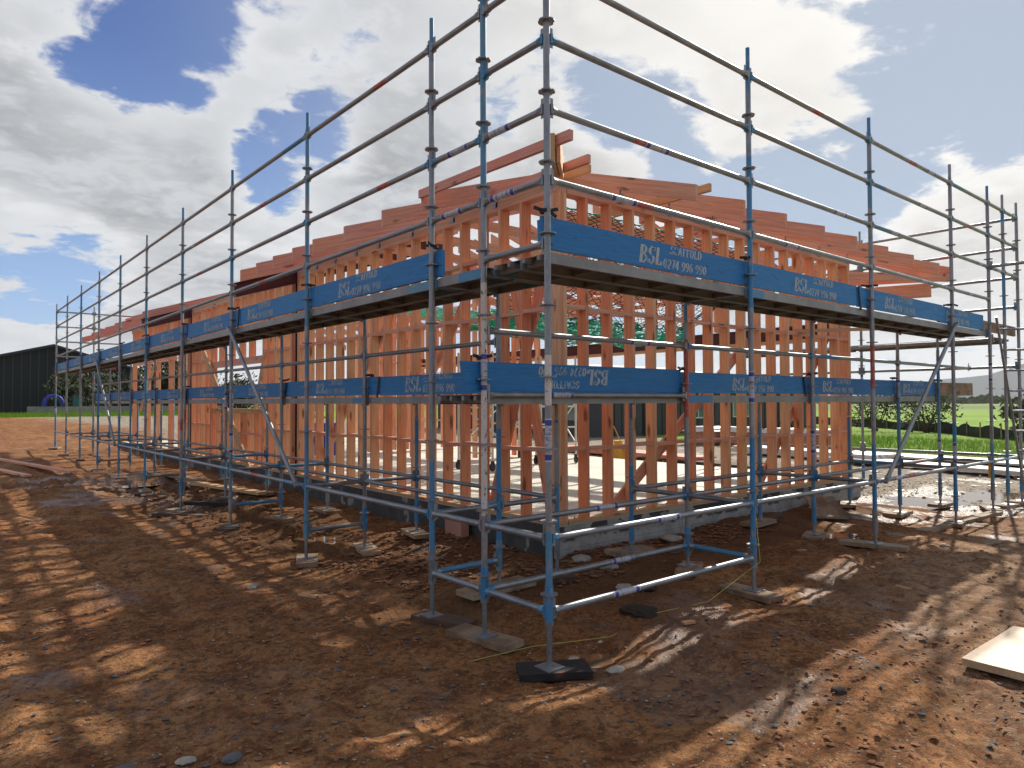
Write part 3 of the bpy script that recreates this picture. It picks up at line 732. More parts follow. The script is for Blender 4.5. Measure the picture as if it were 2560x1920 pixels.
# ---- stencil lettering, drawn with a broad pen: thick stems, thin bars, stencil gaps
def arc(cx, cy, rx, ry, a0, a1, n=9): return [(cx+rx*math.cos(R(a0+(a1-a0)*i/n)), cy+ry*math.sin(R(a0+(a1-a0)*i/n))) for i in range(n+1)]
GL = {
 'B': (.74, [[(.16, 0), (.16, 1)], [(.02, .02), (.3, .02)], [(.02, .98), (.3, .98)], [(.26, .98)]+arc(.34, .76, .24, .22, 90, -90)+[(.26, .54)], [(.26, .5)]+arc(.36, .26, .28, .24, 90, -90)+[(.26, .02)]]),
 'S': (.66, [arc(.33, .74, .22, .24, 25, 250), arc(.33, .26, .24, .24, 70, -155), [(.55, .98), (.55, .78)], [(.1, .02), (.1, .24)]]),
 'L': (.66, [[(.16, 0), (.16, 1)], [(.02, .98), (.3, .98)], [(.02, .02), (.56, .02)], [(.58, .02), (.58, .25)]]),
 'C': (.68, [arc(.36, .5, .28, .48, 48, 165), arc(.36, .5, .28, .48, 195, 312), [(.6, .96), (.6, .72)]]),
 'A': (.76, [[(.08, 0), (.33, 1)], [(.64, 0), (.4, 1)], [(.2, .34), (.52, .34)], [(0, .02), (.2, .02)], [(.5, .02), (.76, .02)]]),
 'F': (.64, [[(.16, 0), (.16, 1)], [(.24, .98), (.58, .98)], [(.24, .52), (.46, .52)], [(.6, .98), (.6, .76)], [(.02, .02), (.32, .02)]]),
 'O': (.72, [arc(.36, .5, .27, .48, 78, 282), arc(.36, .5, .27, .48, -78, 78)]),
 'D': (.74, [[(.14, 0), (.14, 1)], [(.24, .98)]+arc(.32, .5, .32, .48, 90, -90)+[(.24, .02)]]),
 'I': (.34, [[(.16, 0), (.16, 1)], [(.02, .98), (.3, .98)], [(.02, .02), (.3, .02)]]),
 'N': (.78, [[(.12, 0), (.12, 1)], [(.14, 1), (.6, 0)], [(.64, 0), (.64, 1)]]),
 'G': (.74, [arc(.36, .5, .28, .48, 48, 165), arc(.36, .5, .28, .48, 195, 290), [(.58, 0), (.58, .42)], [(.44, .42), (.7, .42)]]),
 '0': (.62, [arc(.3, .5, .22, .48, 80, 280), arc(.3, .5, .22, .48, -80, 80)]),
 '2': (.60, [arc(.28, .72, .22, .26, 170, -30), [(.47, .58), (.08, .08)], [(.06, .03), (.54, .03)]]),
 '7': (.56, [[(.04, .97), (.52, .97)], [(.5, .92), (.22, 0)]]),
 '4': (.62, [[(.42, 0), (.42, 1)], [(.34, .92), (.04, .3)], [(.04, .26), (.58, .26)]]),
 '9': (.60, [arc(.29, .69, .22, .29, 78, 282), arc(.29, .69, .22, .29, -78, 78), [(.5, .6), (.46, .3), (.3, .03), (.12, .08)]]),
 '6': (.60, [arc(.3, .31, .22, .29, 78, 282), arc(.3, .31, .22, .29, -78, 78), [(.09, .4), (.14, .7), (.3, .97), (.46, .92)]]),
}
def letter_strokes(text, h, x0, y0, shear=.12, wf=.85, thick=.2):
    """returns quads (list of 4 xy) in board space"""
    out = []; x = x0
    for ch in text:
        if ch == ' ': x += .42*h*wf; continue
        adv, st = GL[ch]
        for pl in st:
            for i in range(len(pl)-1):
                (ax, ay), (bx, by) = pl[i], pl[i+1]; dx_, dy_ = bx-ax, by-ay; L = math.hypot(dx_, dy_) or 1e-6
                hw = (.06+(thick-.06)*abs(dy_)/L)/2
                # broad pen: offset horizontally on stems, vertically on bars
                if abs(dy_) > abs(dx_)*.5: ox, oy = hw, 0
                else: ox, oy = 0, hw+.012
                q = [(ax-ox, ay-oy), (ax+ox, ay+oy), (bx+ox, by+oy), (bx-ox, by-oy)]
                out.append([(x+(px*wf+py*shear)*h, y0+py*h) for px, py in q])
        x += (adv+.10)*h*wf
    return out, x
TB = Parts('toe_board', ['toe_board_paint'], scaf)
def toe_board(o, d, L, z0, h=.225, nrm=(0, -1), text=None, flip=False, tx=None, wing=0, skew=0, sc=1.0, tilt=0):
    """o=(x,y) start, d=(dx,dy) unit run direction as read left to right from outside, nrm outward"""
    a = MB(); D3 = Vector((d[0], d[1], tilt)).normalized(); N = Vector((*nrm, 0)); Z = Vector((0, 0, 1)); O = Vector((o[0], o[1], z0))
    t = .034; k = rnd()
    c = O+Z*h/2
    a.box(c, c+D3*L, t, h, k=k, sk=0)
    # skewed saw cut at the ends
    if skew:
        for i, vv in enumerate(a.v): 
            if i < 4 and vv.z > z0+h/2: vv -= D3*skew
            if i < 4 and vv.z < z0+h/2: vv += D3*skew
    subs = []
    if text:
        st = []
        x = L*.36 if tx is None else tx
        s1, xe = letter_strokes('BSL', .140*sc, x, .035, .16, .9, .28); st += s1
        if text == 'SCAFFOLDING':
            s2, _ = letter_strokes('SCAFFOLDING', .066*sc, xe+.03*sc, .125*sc+.02, .12, .9, .22)
            s3, _ = letter_strokes('0274 996 990', .075*sc, xe+.03*sc, .025, .14, .9, .22)
        else:
            s2, _ = letter_strokes('SCAFFOLD', .070*sc, xe+.10*sc, .125*sc+.02, .12, 1.0, .25)
            s3, _ = letter_strokes('0274 996 990', .078*sc, xe+.005, .020, .16, .98, .25)
        seed = U(0, 50)
        for grp in (s1, s2, s3):
            lm = MB()
            for i, q in enumerate(grp):
                pts = []; gs = []
                for (px, py) in q:
                    if flip: px, py = (2*(x+.45)-px), h-py
                    pts.append(O+D3*px+Z*py+N*(t/2+.0016+.0002*(i % 3))); gs.append((px+seed, py, seed))
                lm.poly(pts, [(0, 1, 2, 3)], gs=gs)
            subs.append(('lettering', lm, 'stencil_paint'))
    TB.add(a, subs)
TY = Parts('tie_strap', ['black_rubber'], scaf)
def tie(x, y, z):
    a = MB(); n = 14; k = .036
    for i in range(n):
        t0 = 2*math.pi*i/n; t1 = 2*math.pi*(i+1)/n
        a.box((x+math.cos(t0)*k, y+math.sin(t0)*k, z+U(-.004, .004)), (x+math.cos(t1)*k, y+math.sin(t1)*k, z+U(-.004, .004)), .010, .026)
    for s in range(3):
        an = U(0, 6.28); a.box((x+math.cos(an)*.03, y+math.sin(an)*.03, z+.005), (x+math.cos(an)*.09, y+math.sin(an)*.09, z+U(-.03, .03)), .008, .024)
    TY.add(a)
def strap(p, d, z0, z1, N):
    a = MB(); N = Vector((*N, 0)); D = Vector((d[0], d[1], 0))
    p = Vector((p[0], p[1], 0)); a.box(p+N*.024+Vector((0, 0, z0))+D*.05, p+N*.024+Vector((0, 0, z1)), .028, .006, up=N); TY.add(a)
# upper boards. right run: read left to right = +x ; left run: read left to right = -y
zt = 2.905
bxs = [(.0, 2.52), (2.50, 4.85), (4.88, 7.45), (7.35, 9.14)]
for i, (x0, x1) in enumerate(bxs): toe_board((x0, .052+.006*(i % 2)), (1, 0), x1-x0, zt-(.006 if i == 3 else 0), text='SCAFFOLD', tx=[1.02, .95, .70, .25][i], tilt=U(-.003, .003), skew=.012)
for x in (0, 2.57, 5.14, 7.71): tie(x, .02, 3.16)
strap((4.87, .05), (1, 0), 2.86, 3.14, (0, -1))
lyb = [(1.36, 3.93), (3.95, 6.42), (6.35, 8.9), (8.92, 11.5), (11.45, 14.0), (14.0, 16.5), (16.5, 19.2), (19.15, 21.7), (21.7, 24.3)]
for i, (y0, y1) in enumerate(lyb): toe_board((.052+.007*(i % 2), y1), (0, -1), y1-y0, zt+(.008 if i % 2 else 0), nrm=(-1, 0), text='SCAFFOLD', tx=[.62, .35, .9, .8, .9, 1, 1, 1, 1][i], tilt=U(-.004, .004), skew=-.03 if i == 0 else .01)
for y in LY: tie(.02, y, 3.16)
for y in (6.38, 8.9, 11.5, 16.5, 19.2): strap((.05, y), (0, 1), 2.86, 3.14, (-1, 0))
# short tilted return board tied at the corner
toe_board((.06, .15), (0, -1), .13, 2.93, h=.20, nrm=(-1, 0), tilt=.06)
# lower boards
zl = 1.905
blx = [(-.16, 2.53, True), (2.50, 5.0, False), (4.98, 7.62, False), (7.6, 9.30, False)]
for i, (x0, x1, fl) in enumerate(blx): toe_board((x0, .785+.005*(i % 2)), (1, 0), x1-x0, zl, h=.235 if i == 0 else .215, text='SCAFFOLD', flip=fl, tx=[.72, .95, .5, .4][i], tilt=U(-.002, .002), skew=.022 if i == 0 else .008, sc=.95)
for x in (2.57, 5.14, 7.71, 9.28): tie(x, .76, 2.15)
tie(0, .76, 2.17)
strap((4.99, .78), (1, 0), 1.88, 2.12, (0, -1))
lly = [(1.20, 3.72), (3.75, 6.5), (6.5, 9.0), (9.0, 11.6), (11.6, 14.1), (14.1, 16.6), (16.6, 19.2), (19.2, 21.8)]
for i, (y0, y1) in enumerate(lly): toe_board((.785+.006*(i % 2), y1), (0, -1), y1-y0, zl+.004*(i % 2), h=.215, nrm=(-1, 0), text='SCAFFOLDING' if i == 0 else 'SCAFFOLD', tx=[.55, 1.0, .9, .8, .9, 1, 1, 1][i], tilt=U(-.003, .003), sc=1.12 if i == 0 else .95)
for y in LY[1:9]: tie(.76, y, 2.15)
for y in (3.73, 6.5, 9.0, 11.6): strap((.78, y), (0, 1), 1.88, 2.12, (-1, 0))
# weathered unpainted boards at the right end
a = MB(); a.box((9.3, .785, 2.0), (11.0, .785, 2.01), .034, .22, k=.2); a.build('toe_board', 'grey_timber', scaf)['label'] = 'bare weathered toe board'
a = MB(); a.box((9.2, .10, 2.98), (10.9, .10, 2.98), .034, .16, k=.2); a.build('toe_board', 'grey_timber', scaf)['label'] = 'bare weathered toe board'
TB.done(); TY.done()

# sole boards under the jacks: things of their own
def plank(name, c, ang, L, w, t, mt, label, cat='board', group=None, tilt=(0, 0), extra=None, z=None):
    a = MB(); d = Vector((math.cos(ang), math.sin(ang), 0)); s = Vector((-d.y, d.x, 0))
    zc = (gz(c[0], c[1])+t/2) if z is None else z-t/2
    C = Vector((c[0], c[1], zc)); e = d*(L/2)+Vector((0, 0, tilt[0]*L/2))
    up = Vector((0, 0, 1))+s*tilt[1]
    # slightly irregular ends and edges
    n = 7; k = rnd(); vs = []; gs = []; o = U(0, 50)
    for i in range(n):
        q = -1+2*i/(n-1)
        for (aa, cc) in ((-1, -1), (1, -1), (1, 1), (-1, 1)):
            j = U(-.003, .003)
            p = C+e*q+s*(aa*(w/2+j))+up*(cc*t/2+U(-.0015, .0015))
            if i in (0, n-1): p += d*U(-.006, .006)
            vs.append(p); gs.append((q*L/2+o, aa*w/2, cc*t/2+o))
    F = [(3, 2, 1, 0), (4*n-4, 4*n-3, 4*n-2, 4*n-1)]
    for i in range(n-1):
        for j in range(4): F.append((4*i+j, 4*i+(j+1) % 4, 4*i+4+(j+1) % 4, 4*i+4+j))
    a._add(vs, F, gs, k, 0)
    ob = a.build(name, mt, origin=(c[0], c[1], zc)); tag(ob, label, cat, group); return ob
SG = 'timber sole boards under the scaffold jacks'
plank('sole_board', (.03, -.01), R(-32), .50, .235, .05, 'charred_timber', 'black charred sole board under the nearest corner jack of the scaffold', group=SG, z=bd[(0, 0)])
plank('sole_board', (.02, .76), R(-80), .62, .22, .048, 'grey_timber', 'pale worn sole board just left of the black charred board', group=SG, z=bd[(0, .73)])
plank('sole_board', (.05, 1.36), R(-72), .56, .20, .048, 'dark_timber', 'dark brown sole board third from the scaffold corner, left of the pale worn one', group=SG, z=bd[(0, 1.46)])
plank('sole_board', (2.55, .03), R(-95), .56, .22, .048, 'grey_timber', 'grey sole board under the outer post one bay right of the corner', group=SG, z=bd[(2.57, 0)])
names = {(0, 4.03): 'square sole board under the second outer post of the left run', (0, 6.6): 'muddy sole board under the third outer post of the left run', (0, 9.11): 'sole board under the fourth outer post of the left run',
 (0, 11.65): 'sole board under the fifth outer post of the left run', (0, 14.1): 'sole board under the sixth outer post of the left run', (0, 16.61): 'sole board under the seventh outer post of the left run', (0, 19.29): 'sole board under the eighth outer post of the left run',
 (0, 21.82): 'sole board under the last but one outer post at the far left', (0, 24.15): 'sole board under the outermost post at the far left end',
 (.73, 1.46): 'long dark sole board under the second-row post behind the corner', (.73, 4.03): 'pale square sole board in the second row, beside the churned mud', (.73, 6.6): 'pale sole board under the third second-row post of the left run', (.73, 9.11): 'sole board under the fourth second-row post of the left run',
 (1.46, 1.46): 'sole board under the innermost post by the corner of the foundation', (1.46, 4.03): 'dark sole board close to the foundation, under the second inner post on the left', (1.46, 6.6): 'sole board against the foundation under the third inner post on the left', (1.46, 9.11): 'sole board against the foundation under the fourth inner post on the left',
 (2.57, .73): 'two-board sole pad in the second row under the first post right of the corner', (5.14, .73): 'light sole board with a blue corner in the second row of the right run', (7.71, .73): 'pale sole board in the second row under the third post of the right run', (9.28, .73): 'sole board in the second row at the far right end',
 (2.57, 1.46): 'sole board near the right foundation wall under the first inner post', (5.14, 1.46): 'brown sole board near the right foundation wall under the second inner post', (7.71, 1.46): 'pale sole board near the right foundation wall under the third inner post',
 (5.14, 0): 'long wet sole board under the second outer post of the right run', (7.71, 0): 'white-faced sole board under the third outer post of the right run', (9.28, 0): 'wide sole board under the first of the three close posts at right', (10.01, 0): 'sole board under the middle of the three close posts at right', (10.74, 0): 'sole board under the outermost of the three close posts at right'}
for (x, y), lb in names.items():
    far = x > 7 or y > 12
    if y > 1 and x < 1.5: an = R(-90+U(-25, 25))
    else: an = R(U(-30, 30))
    L = U(.42, .6); 
    if (x, y) == (5.14, 0): an = R(-78); L = .72
    if (x, y) == (.73, 1.46): an = R(2); L = .75
    if (x, y) == (7.71, 0): an = R(10); L = .5
    plank('sole_board', (x+U(-.04, .04), y+U(-.04, .04)), an, L, U(.2, .26), .048, random.choice(['grey_timber', 'grey_timber', 'dark_timber']) if y > 5 or x == 1.46 else 'grey_timber', lb, group=SG, z=bd.get((x, y), gz(x, y)+.045))
# ================================================================ TIMBER FRAME BUILDING
bld = tag(empty('timber_frame_building', (2, 2, .46)), 'unfinished single-storey building of orange timber studs and pink rafters on a concrete slab', 'building')
ZB, ZP0, ZP1, CO = .505, 4.15, 4.285, 2.0       # stud bottom, stud top, plate top, wall face
SW, SDp = .045, .14
ST = Parts('stud', ['stud_timber'], bld); NG = Parts('nog', ['pink_timber'], bld); PL = Parts('wall_plate', ['plate_timber', 'pink_timber'], bld)
def cuts(total0, total1, L=4.8):
    o = [total0]
    while o[-1]+L < total1-.5: o.append(o[-1]+L)
    o.append(total1); return o
def stud(ax, face, t, z0=ZB, z1=ZP0, inward=1, w=SW, d=SDp, coll=None):
    a = MB(); f0, f1 = sorted((face, face+inward*d)); j = U(-.003, .003); f0 += j; f1 += j
    if ax == 'y': a.aabb(f0, t-w/2, z0, f1, t+w/2, z1)
    else: a.aabb(t-w/2, f0, z0, t+w/2, f1, z1)
    (coll or ST).add(a)
def nogs(ax, face, ts, z, inward=1):
    for i in range(len(ts)-1):
        if ts[i+1]-ts[i] > .9 or ts[i+1]-ts[i] < .1: continue
        a = MB(); j = U(-.012, .012); f0, f1 = sorted((face+inward*.004, face+inward*(SDp-.03))); t0, t1 = ts[i]+SW/2, ts[i+1]-SW/2
        if ax == 'y': a.aabb(f0, t0, z+j-.0225, f1, t1, z+j+.0225)
        else: a.aabb(t0, f0, z+j-.0225, t1, f1, z+j+.0225)
        NG.add(a)
def plates(ax, face, t0, t1, inward=1, top=True, bottom=True, z1=ZP0, L=4.8):
    f0, f1 = sorted((face-inward*.004, face+inward*(SDp+.004)))
    rows = []
    if bottom: rows.append((.462, ZB, 0))
    if top: rows += [(z1, z1+.045, 1), (z1+.046, z1+.090, 0), (z1+.091, z1+.135, 1)]
    for k, (z0, zz, m) in enumerate(rows):
        c = cuts(t0, t1, L+.7*k)
        for i in range(len(c)-1):
            a = MB()
            if ax == 'y': a.aabb(f0, c[i]+.001, z0, f1, c[i+1]-.001, zz, m=m)
            else: a.aabb(c[i]+.001, f0, z0, c[i+1]-.001, f1, zz, m=m)
            PL.add(a)
# left wall, first bay (face x=2, y 2..9)
ly = [2.62+.4*k for k in range(16)]
for t in ly: stud('y', CO, t)
for t in (8.98, 9.03): stud('y', CO, t)
allz = [2.12]+ly+[8.98]
for z in (1.28, 2.08, 2.87, 3.60): nogs('y', CO, allz, z)
plates('y', CO, 2.0, 9.05)
# right wall (face y=2, x 2..9)
rx = [2.46+.405*k for k in range(16)]
for t in rx: stud('x', CO, t)
for t in (2.0+SW/2+.001, 2.0+SW*1.5+.004, 2.0+SW*2.5+.007): stud('x', CO, t)
for t in (8.93, 8.975): stud('x', CO, t)
for z in (1.29, 2.08, 2.88, 3.62): nogs('x', CO, [2.12]+rx+[8.93], z)
plates('x', CO, 2.15, 9.0)
for z in (1.0, 1.9, 3.0, 3.9):
    a = MB(); a.aabb(2.05, 2.145, z-.12, 2.14, 2.20, z+.12); NG.add(a)
# left wall, second bay with the window opening (y 9.2..15.85)
s2 = [9.32, 9.72, 10.12, 10.5, 10.80]; s3 = [14.22, 14.27, 14.65, 15.05, 15.45, 15.83]
for t in s2+s3: stud('y', CO, t)
for t in s2[:4]: stud('y', CO, t+.045)
for z in (1.28, 2.08, 2.87, 3.60): nogs('y', CO, s2, z); nogs('y', CO, s3[1:], z)
win = [10.85+.42*k for k in range(9)]
for t in win[:8]:
    stud('y', CO, t, ZB, 1.60); stud('y', CO, t, 3.42, ZP0)
nogs('y', CO, win[:8], 1.15)
for (z0, z1, m) in ((1.60, 1.69, 0), (2.66, 2.80, 1), (3.33, 3.42, 1)):
    a = MB(); a.aabb(CO-.003, 10.83, z0, CO+SDp, 14.19, z1, m=m); PL.add(a)
for t in (11.6, 12.2, 12.9, 13.6): stud('y', CO, t, 2.80, 3.33)
plates('y', CO, 9.22, 15.86)
# left wall, third bay (y 16.1..23)
s4 = [16.2, 16.6, 17.1, 18.1, 19.6, 20.8, 22.7]
for t in s4: stud('y', CO, t)
for z in (1.28, 3.2): nogs('y', CO, s4, z)
for t in range(16): stud('y', CO, 16.4+.41*t, 3.2, ZP0)
a = MB(); a.aabb(CO-.003, 17.8, 3.05, CO+SDp, 22.2, 3.18, m=1); PL.add(a)
plates('y', CO, 16.12, 22.85)
# far wall over the garage openings (face x=9) and cross walls seen through the studs
FX = 8.86
for k in range(17): stud('y', FX, 2.3+.78*k, 3.20, ZP0)
for t in (2.2, 2.25, 8.4, 8.45, 8.5, 15.2, 15.25, 15.6, 16.0, 16.4, 16.8, 17.4, 18.6, 19.0, 20.0): stud('y', FX, t)
nogs('y', FX, [15.25, 15.6, 16, 16.4, 16.8, 17.4], 1.3)
plates('y', FX, 2.15, 22.8, bottom=False)
for (yy, x0, x1) in ((9.6, 6.6, 8.8), (13.3, 5.8, 8.8)):
    xs_ = [x0+.4*k for k in range(int((x1-x0)/.4)+1)]
    for t in xs_: 
        if yy < 20 or t > 5: stud('x', yy, t)
    nogs('x', yy, xs_, 1.3); nogs('x', yy, xs_, 2.9)
    plates('x', yy, x0-.02, x1, bottom=False)
plates('x', 15.9, 2.2, 8.8, bottom=False)
for t in (10.2, 10.9, 12.2, 13.0): 
    a = MB(); a.aabb(5.6, t, ZB, 5.74, t+.045, 4.1); ST.add(a)
ST.done(); NG.done(); PL.done()
# temporary diagonal braces nailed inside the walls
TBR = Parts('temporary_brace', ['pink_timber', 'plate_timber'], bld)
for (p, q, m) in (((3.0, 2.175, .5), (6.05, 2.175, 2.70), 0), ((6.25, 2.175, .5), (8.6, 2.175, 3.0), 0), ((2.18, 3.40, .5), (2.18, 2.40, 3.4), 0), ((2.20, 5.1, 1.9), (2.20, 3.7, 3.5), 0), ((2.16, 8.5, .6), (2.16, 5.4, 3.6), 0),
                  ((1.93, 11.3, .40), (1.93, 14.6, 3.1), 1), ((2.18, 12.3, .45), (2.18, 11.0, 3.2), 1), ((1.93, 21.2, 1.6), (1.75, 16.9, 4.2), 1)):
    a = MB(); a.box(p, q, .035, .14, up=(1, 0, 0) if False else (0, 0, 1), m=m); TBR.add(a)
a = MB(); a.box((2.36, 2.5, .5), (2.30, 3.1, 3.3), .14, .04, up=(1, 0, 0), m=0); TBR.add(a)
a = MB(); a.box((7.2, 2.05, 2.92), (8.6, .80, 2.96), .09, .045, m=1); TBR.add(a)
TBR.done()
# rafters. top edge z = 4.17 at the eave line, rising .33 per metre inward
SL = .33; EV = .93; RD = .19
def rtop(s): return 4.17+SL*(s-EV)
RF = Parts('rafter', ['rafter_timber', 'pink_timber'], bld)
def rafter(ax, t, s0, s1, mirror=None, m=0, dep=RD, dz=0):
    """board in the plane ax=t from s0 to s1 (distance along slope axis), vertical cut ends"""
    w = .045; c = math.cos(math.atan(SL)); dv = dep/c; pts = []
    for s, z in ((s0, rtop(s0)+dz), (s1, rtop(s1)+dz), (s1, rtop(s1)-dv+dz), (s0, rtop(s0)-dv+dz)):
        ss = s if mirror is None else mirror-s
        pts.append((ss, t-w/2, z) if ax == 'y' else (t-w/2, ss, z))
    a = MB(); o = U(0, 60); a.prism(pts, (0, w, 0) if ax == 'y' else (w, 0, 0), m=m)
    i = 0 if ax == 'y' else 1
    a.g = [(p[i]+o, (p[1-i])*1.0+o, p[2]-SL*p[i]) for p in a.v]; a.k = [a.k[0]]*8
    RF.add(a)
RIDGE = 5.63
for y in (3.10, 4.0, 5.02, 5.97, 6.71, 7.47, 8.2, 9.0):
    rafter('y', y, EV+(.02 if y < 5.1 else U(-.01, .01)), min(RIDGE, EV+(y-EV)), m=random.choice([0, 1]), dep=.19)
for y in (16.35, 17.55, 18.34, 19.8, 21.25, 22.17, 23.59, 25.49): rafter('y', y, EV, RIDGE, m=0)
for x in (3.07, 4.0, 4.95, 5.94, 6.88, 7.95, 8.93): rafter('x', x, EV+U(-.01, .01), min(RIDGE, EV+(x-EV)), m=1, dep=.17)
rafter('x', 10.0, EV, RIDGE, m=1, dep=.17)
rafter('x', 10.62, EV, 4.2, m=1, dep=.24)
for y in [3.0+.62*k for k in range(15)]+[16.4+1.2*k for k in range(7)]: rafter('y', y, 1.35, min(5.35, y-.1) if y < 16 else RIDGE, mirror=11.6, m=random.choice([0, 1]), dz=-.1)
for s_ in (1.6, 2.3, 3.0, 3.7, 4.4):
    a = MB(); z_ = rtop(s_)-.24; a.aabb(11.6-s_-.022, 3.2, z_-.09, 11.6-s_+.022, 15.5, z_, m=1); RF.add(a)
# collar ties / ceiling joists seen from below
for y in (3.3, 4.4, 5.5, 6.6, 7.7):
    a = MB(); a.aabb(2.2, y, 4.3, 8.8, y+.045, 4.44, m=1); RF.add(a)
RF.done()
def timber(name, p, q, w, h, m='pink_timber', label=None, up=(0, 0, 1)):
    a = MB(); a.box(p, q, w, h, up=up); o = a.build(name, m, bld)
    if label: o['label'] = label
    return o
timber('hip_rafter', (.88, .88, rtop(.93)-.11), (5.6, 5.6, rtop(5.6)-.11), .045, .235, 'plate_timber')
timber('hip_rafter', (.93+.036, .93-.036, rtop(.93)-.10), (2.4, 2.33, rtop(2.4)-.10), .035, .235, 'stud_timber')
timber('ridge_board', (5.63, 16.2, rtop(5.63)-.1), (5.63, 25.6, rtop(5.63)-.1), .03, .24)
timber('eave_batten', (.935, .70, 4.13), (.935, 3.12, 4.165), .045, .09, 'rafter_timber')
timber('purlin', (1.97, 1.48, 4.36), (1.97, 3.6, 4.36), .045, .09, 'rafter_timber')
timber('purlin', (2.50, 1.98, 4.50), (2.50, 4.1, 4.50), .045, .09, 'plate_timber')
timber('purlin', (3.45, 1.02, 4.235), (3.45, 3.3, 4.235), .045, .09, 'plate_timber')
timber('purlin', (10.58, .98, 3.99), (8.8, 2.2, 4.0), .045, .14)
timber('verandah_beam', (10.4, 1.2, 3.78), (9.05, 4.8, 3.78), .09, .24)
timber('verandah_beam', (10.5, 1.0, 4.02), (9.05, 6.4, 4.25), .045, .19)
PK = Parts('packer', ['plate_timber'], bld)
for x in (3.07, 4.0, 4.95, 5.94, 6.88, 7.95, 8.93): a = MB(); a.aabb(x-.022, 2.0, 4.287, x+.24, 2.10, 4.32); PK.add(a)
for y in (3.1, 4, 5.02, 5.97, 6.71, 7.47, 8.2): a = MB(); a.aabb(2.0, y-.022, 4.287, 2.10, y+.022, 4.31); PK.add(a)
PK.done()
BKT = Parts('rafter_bracket', ['galvanised'], bld)
for x in (3.07, 4.0, 4.95, 5.94, 6.88, 7.95, 8.93): a = MB(); a.aabb(x-.05, 1.990, 4.19, x-.024, 1.9945, 4.36); a.aabb(x-.05, 1.990, 4.19, x+.03, 1.9945, 4.24); BKT.add(a)
for y in (3.1, 4, 5.02, 5.97, 6.71, 7.47, 8.2): a = MB(); a.aabb(1.990, y-.05, 4.19, 1.9945, y+.05, 4.25); a.aabb(1.990, y-.05, 4.19, 1.9945, y-.024, 4.36); BKT.add(a)
BKT.done()
# steel frames: column, pitched rafter with tail, lintel
def ibeam(p, q, w, h, up=(0, 0, 1), t=.012):
    a = MB(); P0 = Vector(p); Q0 = Vector(q); d = (Q0-P0).normalized(); s = d.cross(Vector(up)).normalized(); un = s.cross(d).normalized()
    a.box(P0, Q0, t*.8, h-2*t, up=up); a.box(P0+un*(h/2-t/2), Q0+un*(h/2-t/2), w, t, up=up); a.box(P0-un*(h/2-t/2), Q0-un*(h/2-t/2), w, t, up=up)
    return a
def steel_frame(y):
    zt_ = lambda s: rtop(s)-RD/.95-.13
    ibeam((.86, y, zt_(.86)), (RIDGE, y, zt_(RIDGE)), .14, .25).build('steel_rafter', 'maroon_steel', bld)
    a = MB(); a.box((.852, y, zt_(.86)-.125), (.852, y, zt_(.86)+.125), .14, .010, up=(1, 0, 0)); a.build('end_plate', 'maroon_steel', bld)
    ibeam((2.09, y, .46), (2.09, y, zt_(2.09)-.13), .13, .15, up=(0, 1, 0)).build('steel_column', 'maroon_steel', bld)
steel_frame(9.13); steel_frame(15.98)
for (x, y) in ((8.93, 9.13), (8.93, 15.98)): ibeam((x, y, .46), (x, y, 3.0), .14, .14, up=(0, 1, 0)).build('steel_column', 'maroon_steel', bld)
ibeam((8.93, 2.3, 3.06), (8.93, 15.6, 3.06), .15, .24).build('steel_lintel', 'maroon_steel', bld)
timber('lintel_packer', (8.90, 2.3, 2.905), (8.90, 15.6, 2.905), .14, .06, 'plate_timber')
# foundation and slab
a = MB(); t = .012
a.poly([(2.0, 2.0, -.3), (9.3, 2.0, -.3), (9.3, 2.0, .452), (2.0, 2.0, .452)], [(0, 1, 2, 3)], gs=[(0, -.3, 0), (7.3, -.3, 0), (7.3, .452, 0), (0, .452, 0)], k=.5)
a.build('foundation_wall', 'blockwork', bld); a = MB()
a.poly([(2.0, 24.2, -.3), (2.0, 2.0, -.3), (2.0, 2.0, .452), (2.0, 24.2, .452)], [(0, 1, 2, 3)], gs=[(0, -.3, 5), (22.2, -.3, 5), (22.2, .452, 5), (0, .452, 5)], k=.5)
a.build('foundation_wall', 'tanked_blockwork', bld); a = MB()
a.poly([(9.3, 2.0, -.3), (9.3, 24.2, -.3), (9.3, 24.2, .452), (9.3, 2.0, .452)], [(0, 1, 2, 3)], gs=[(0, -.3, 9), (22.2, -.3, 9), (22.2, .452, 9), (0, .452, 9)], k=.5)
a.build('foundation_wall', 'blockwork', bld)
a = MB(); a.aabb(2.006, 2.006, .30, 9.294, 24.19, .460); a.build('floor_slab', 'slab_concrete', bld)
a = MB()
for k in range(13): a.tube((2.3+.55*k, 2.06, .462), (2.3+.55*k, 2.06, .53), .008, n=6, m=0)
tag(a.build('anchor_bolts', 'galvanised', bld), kind='stuff')

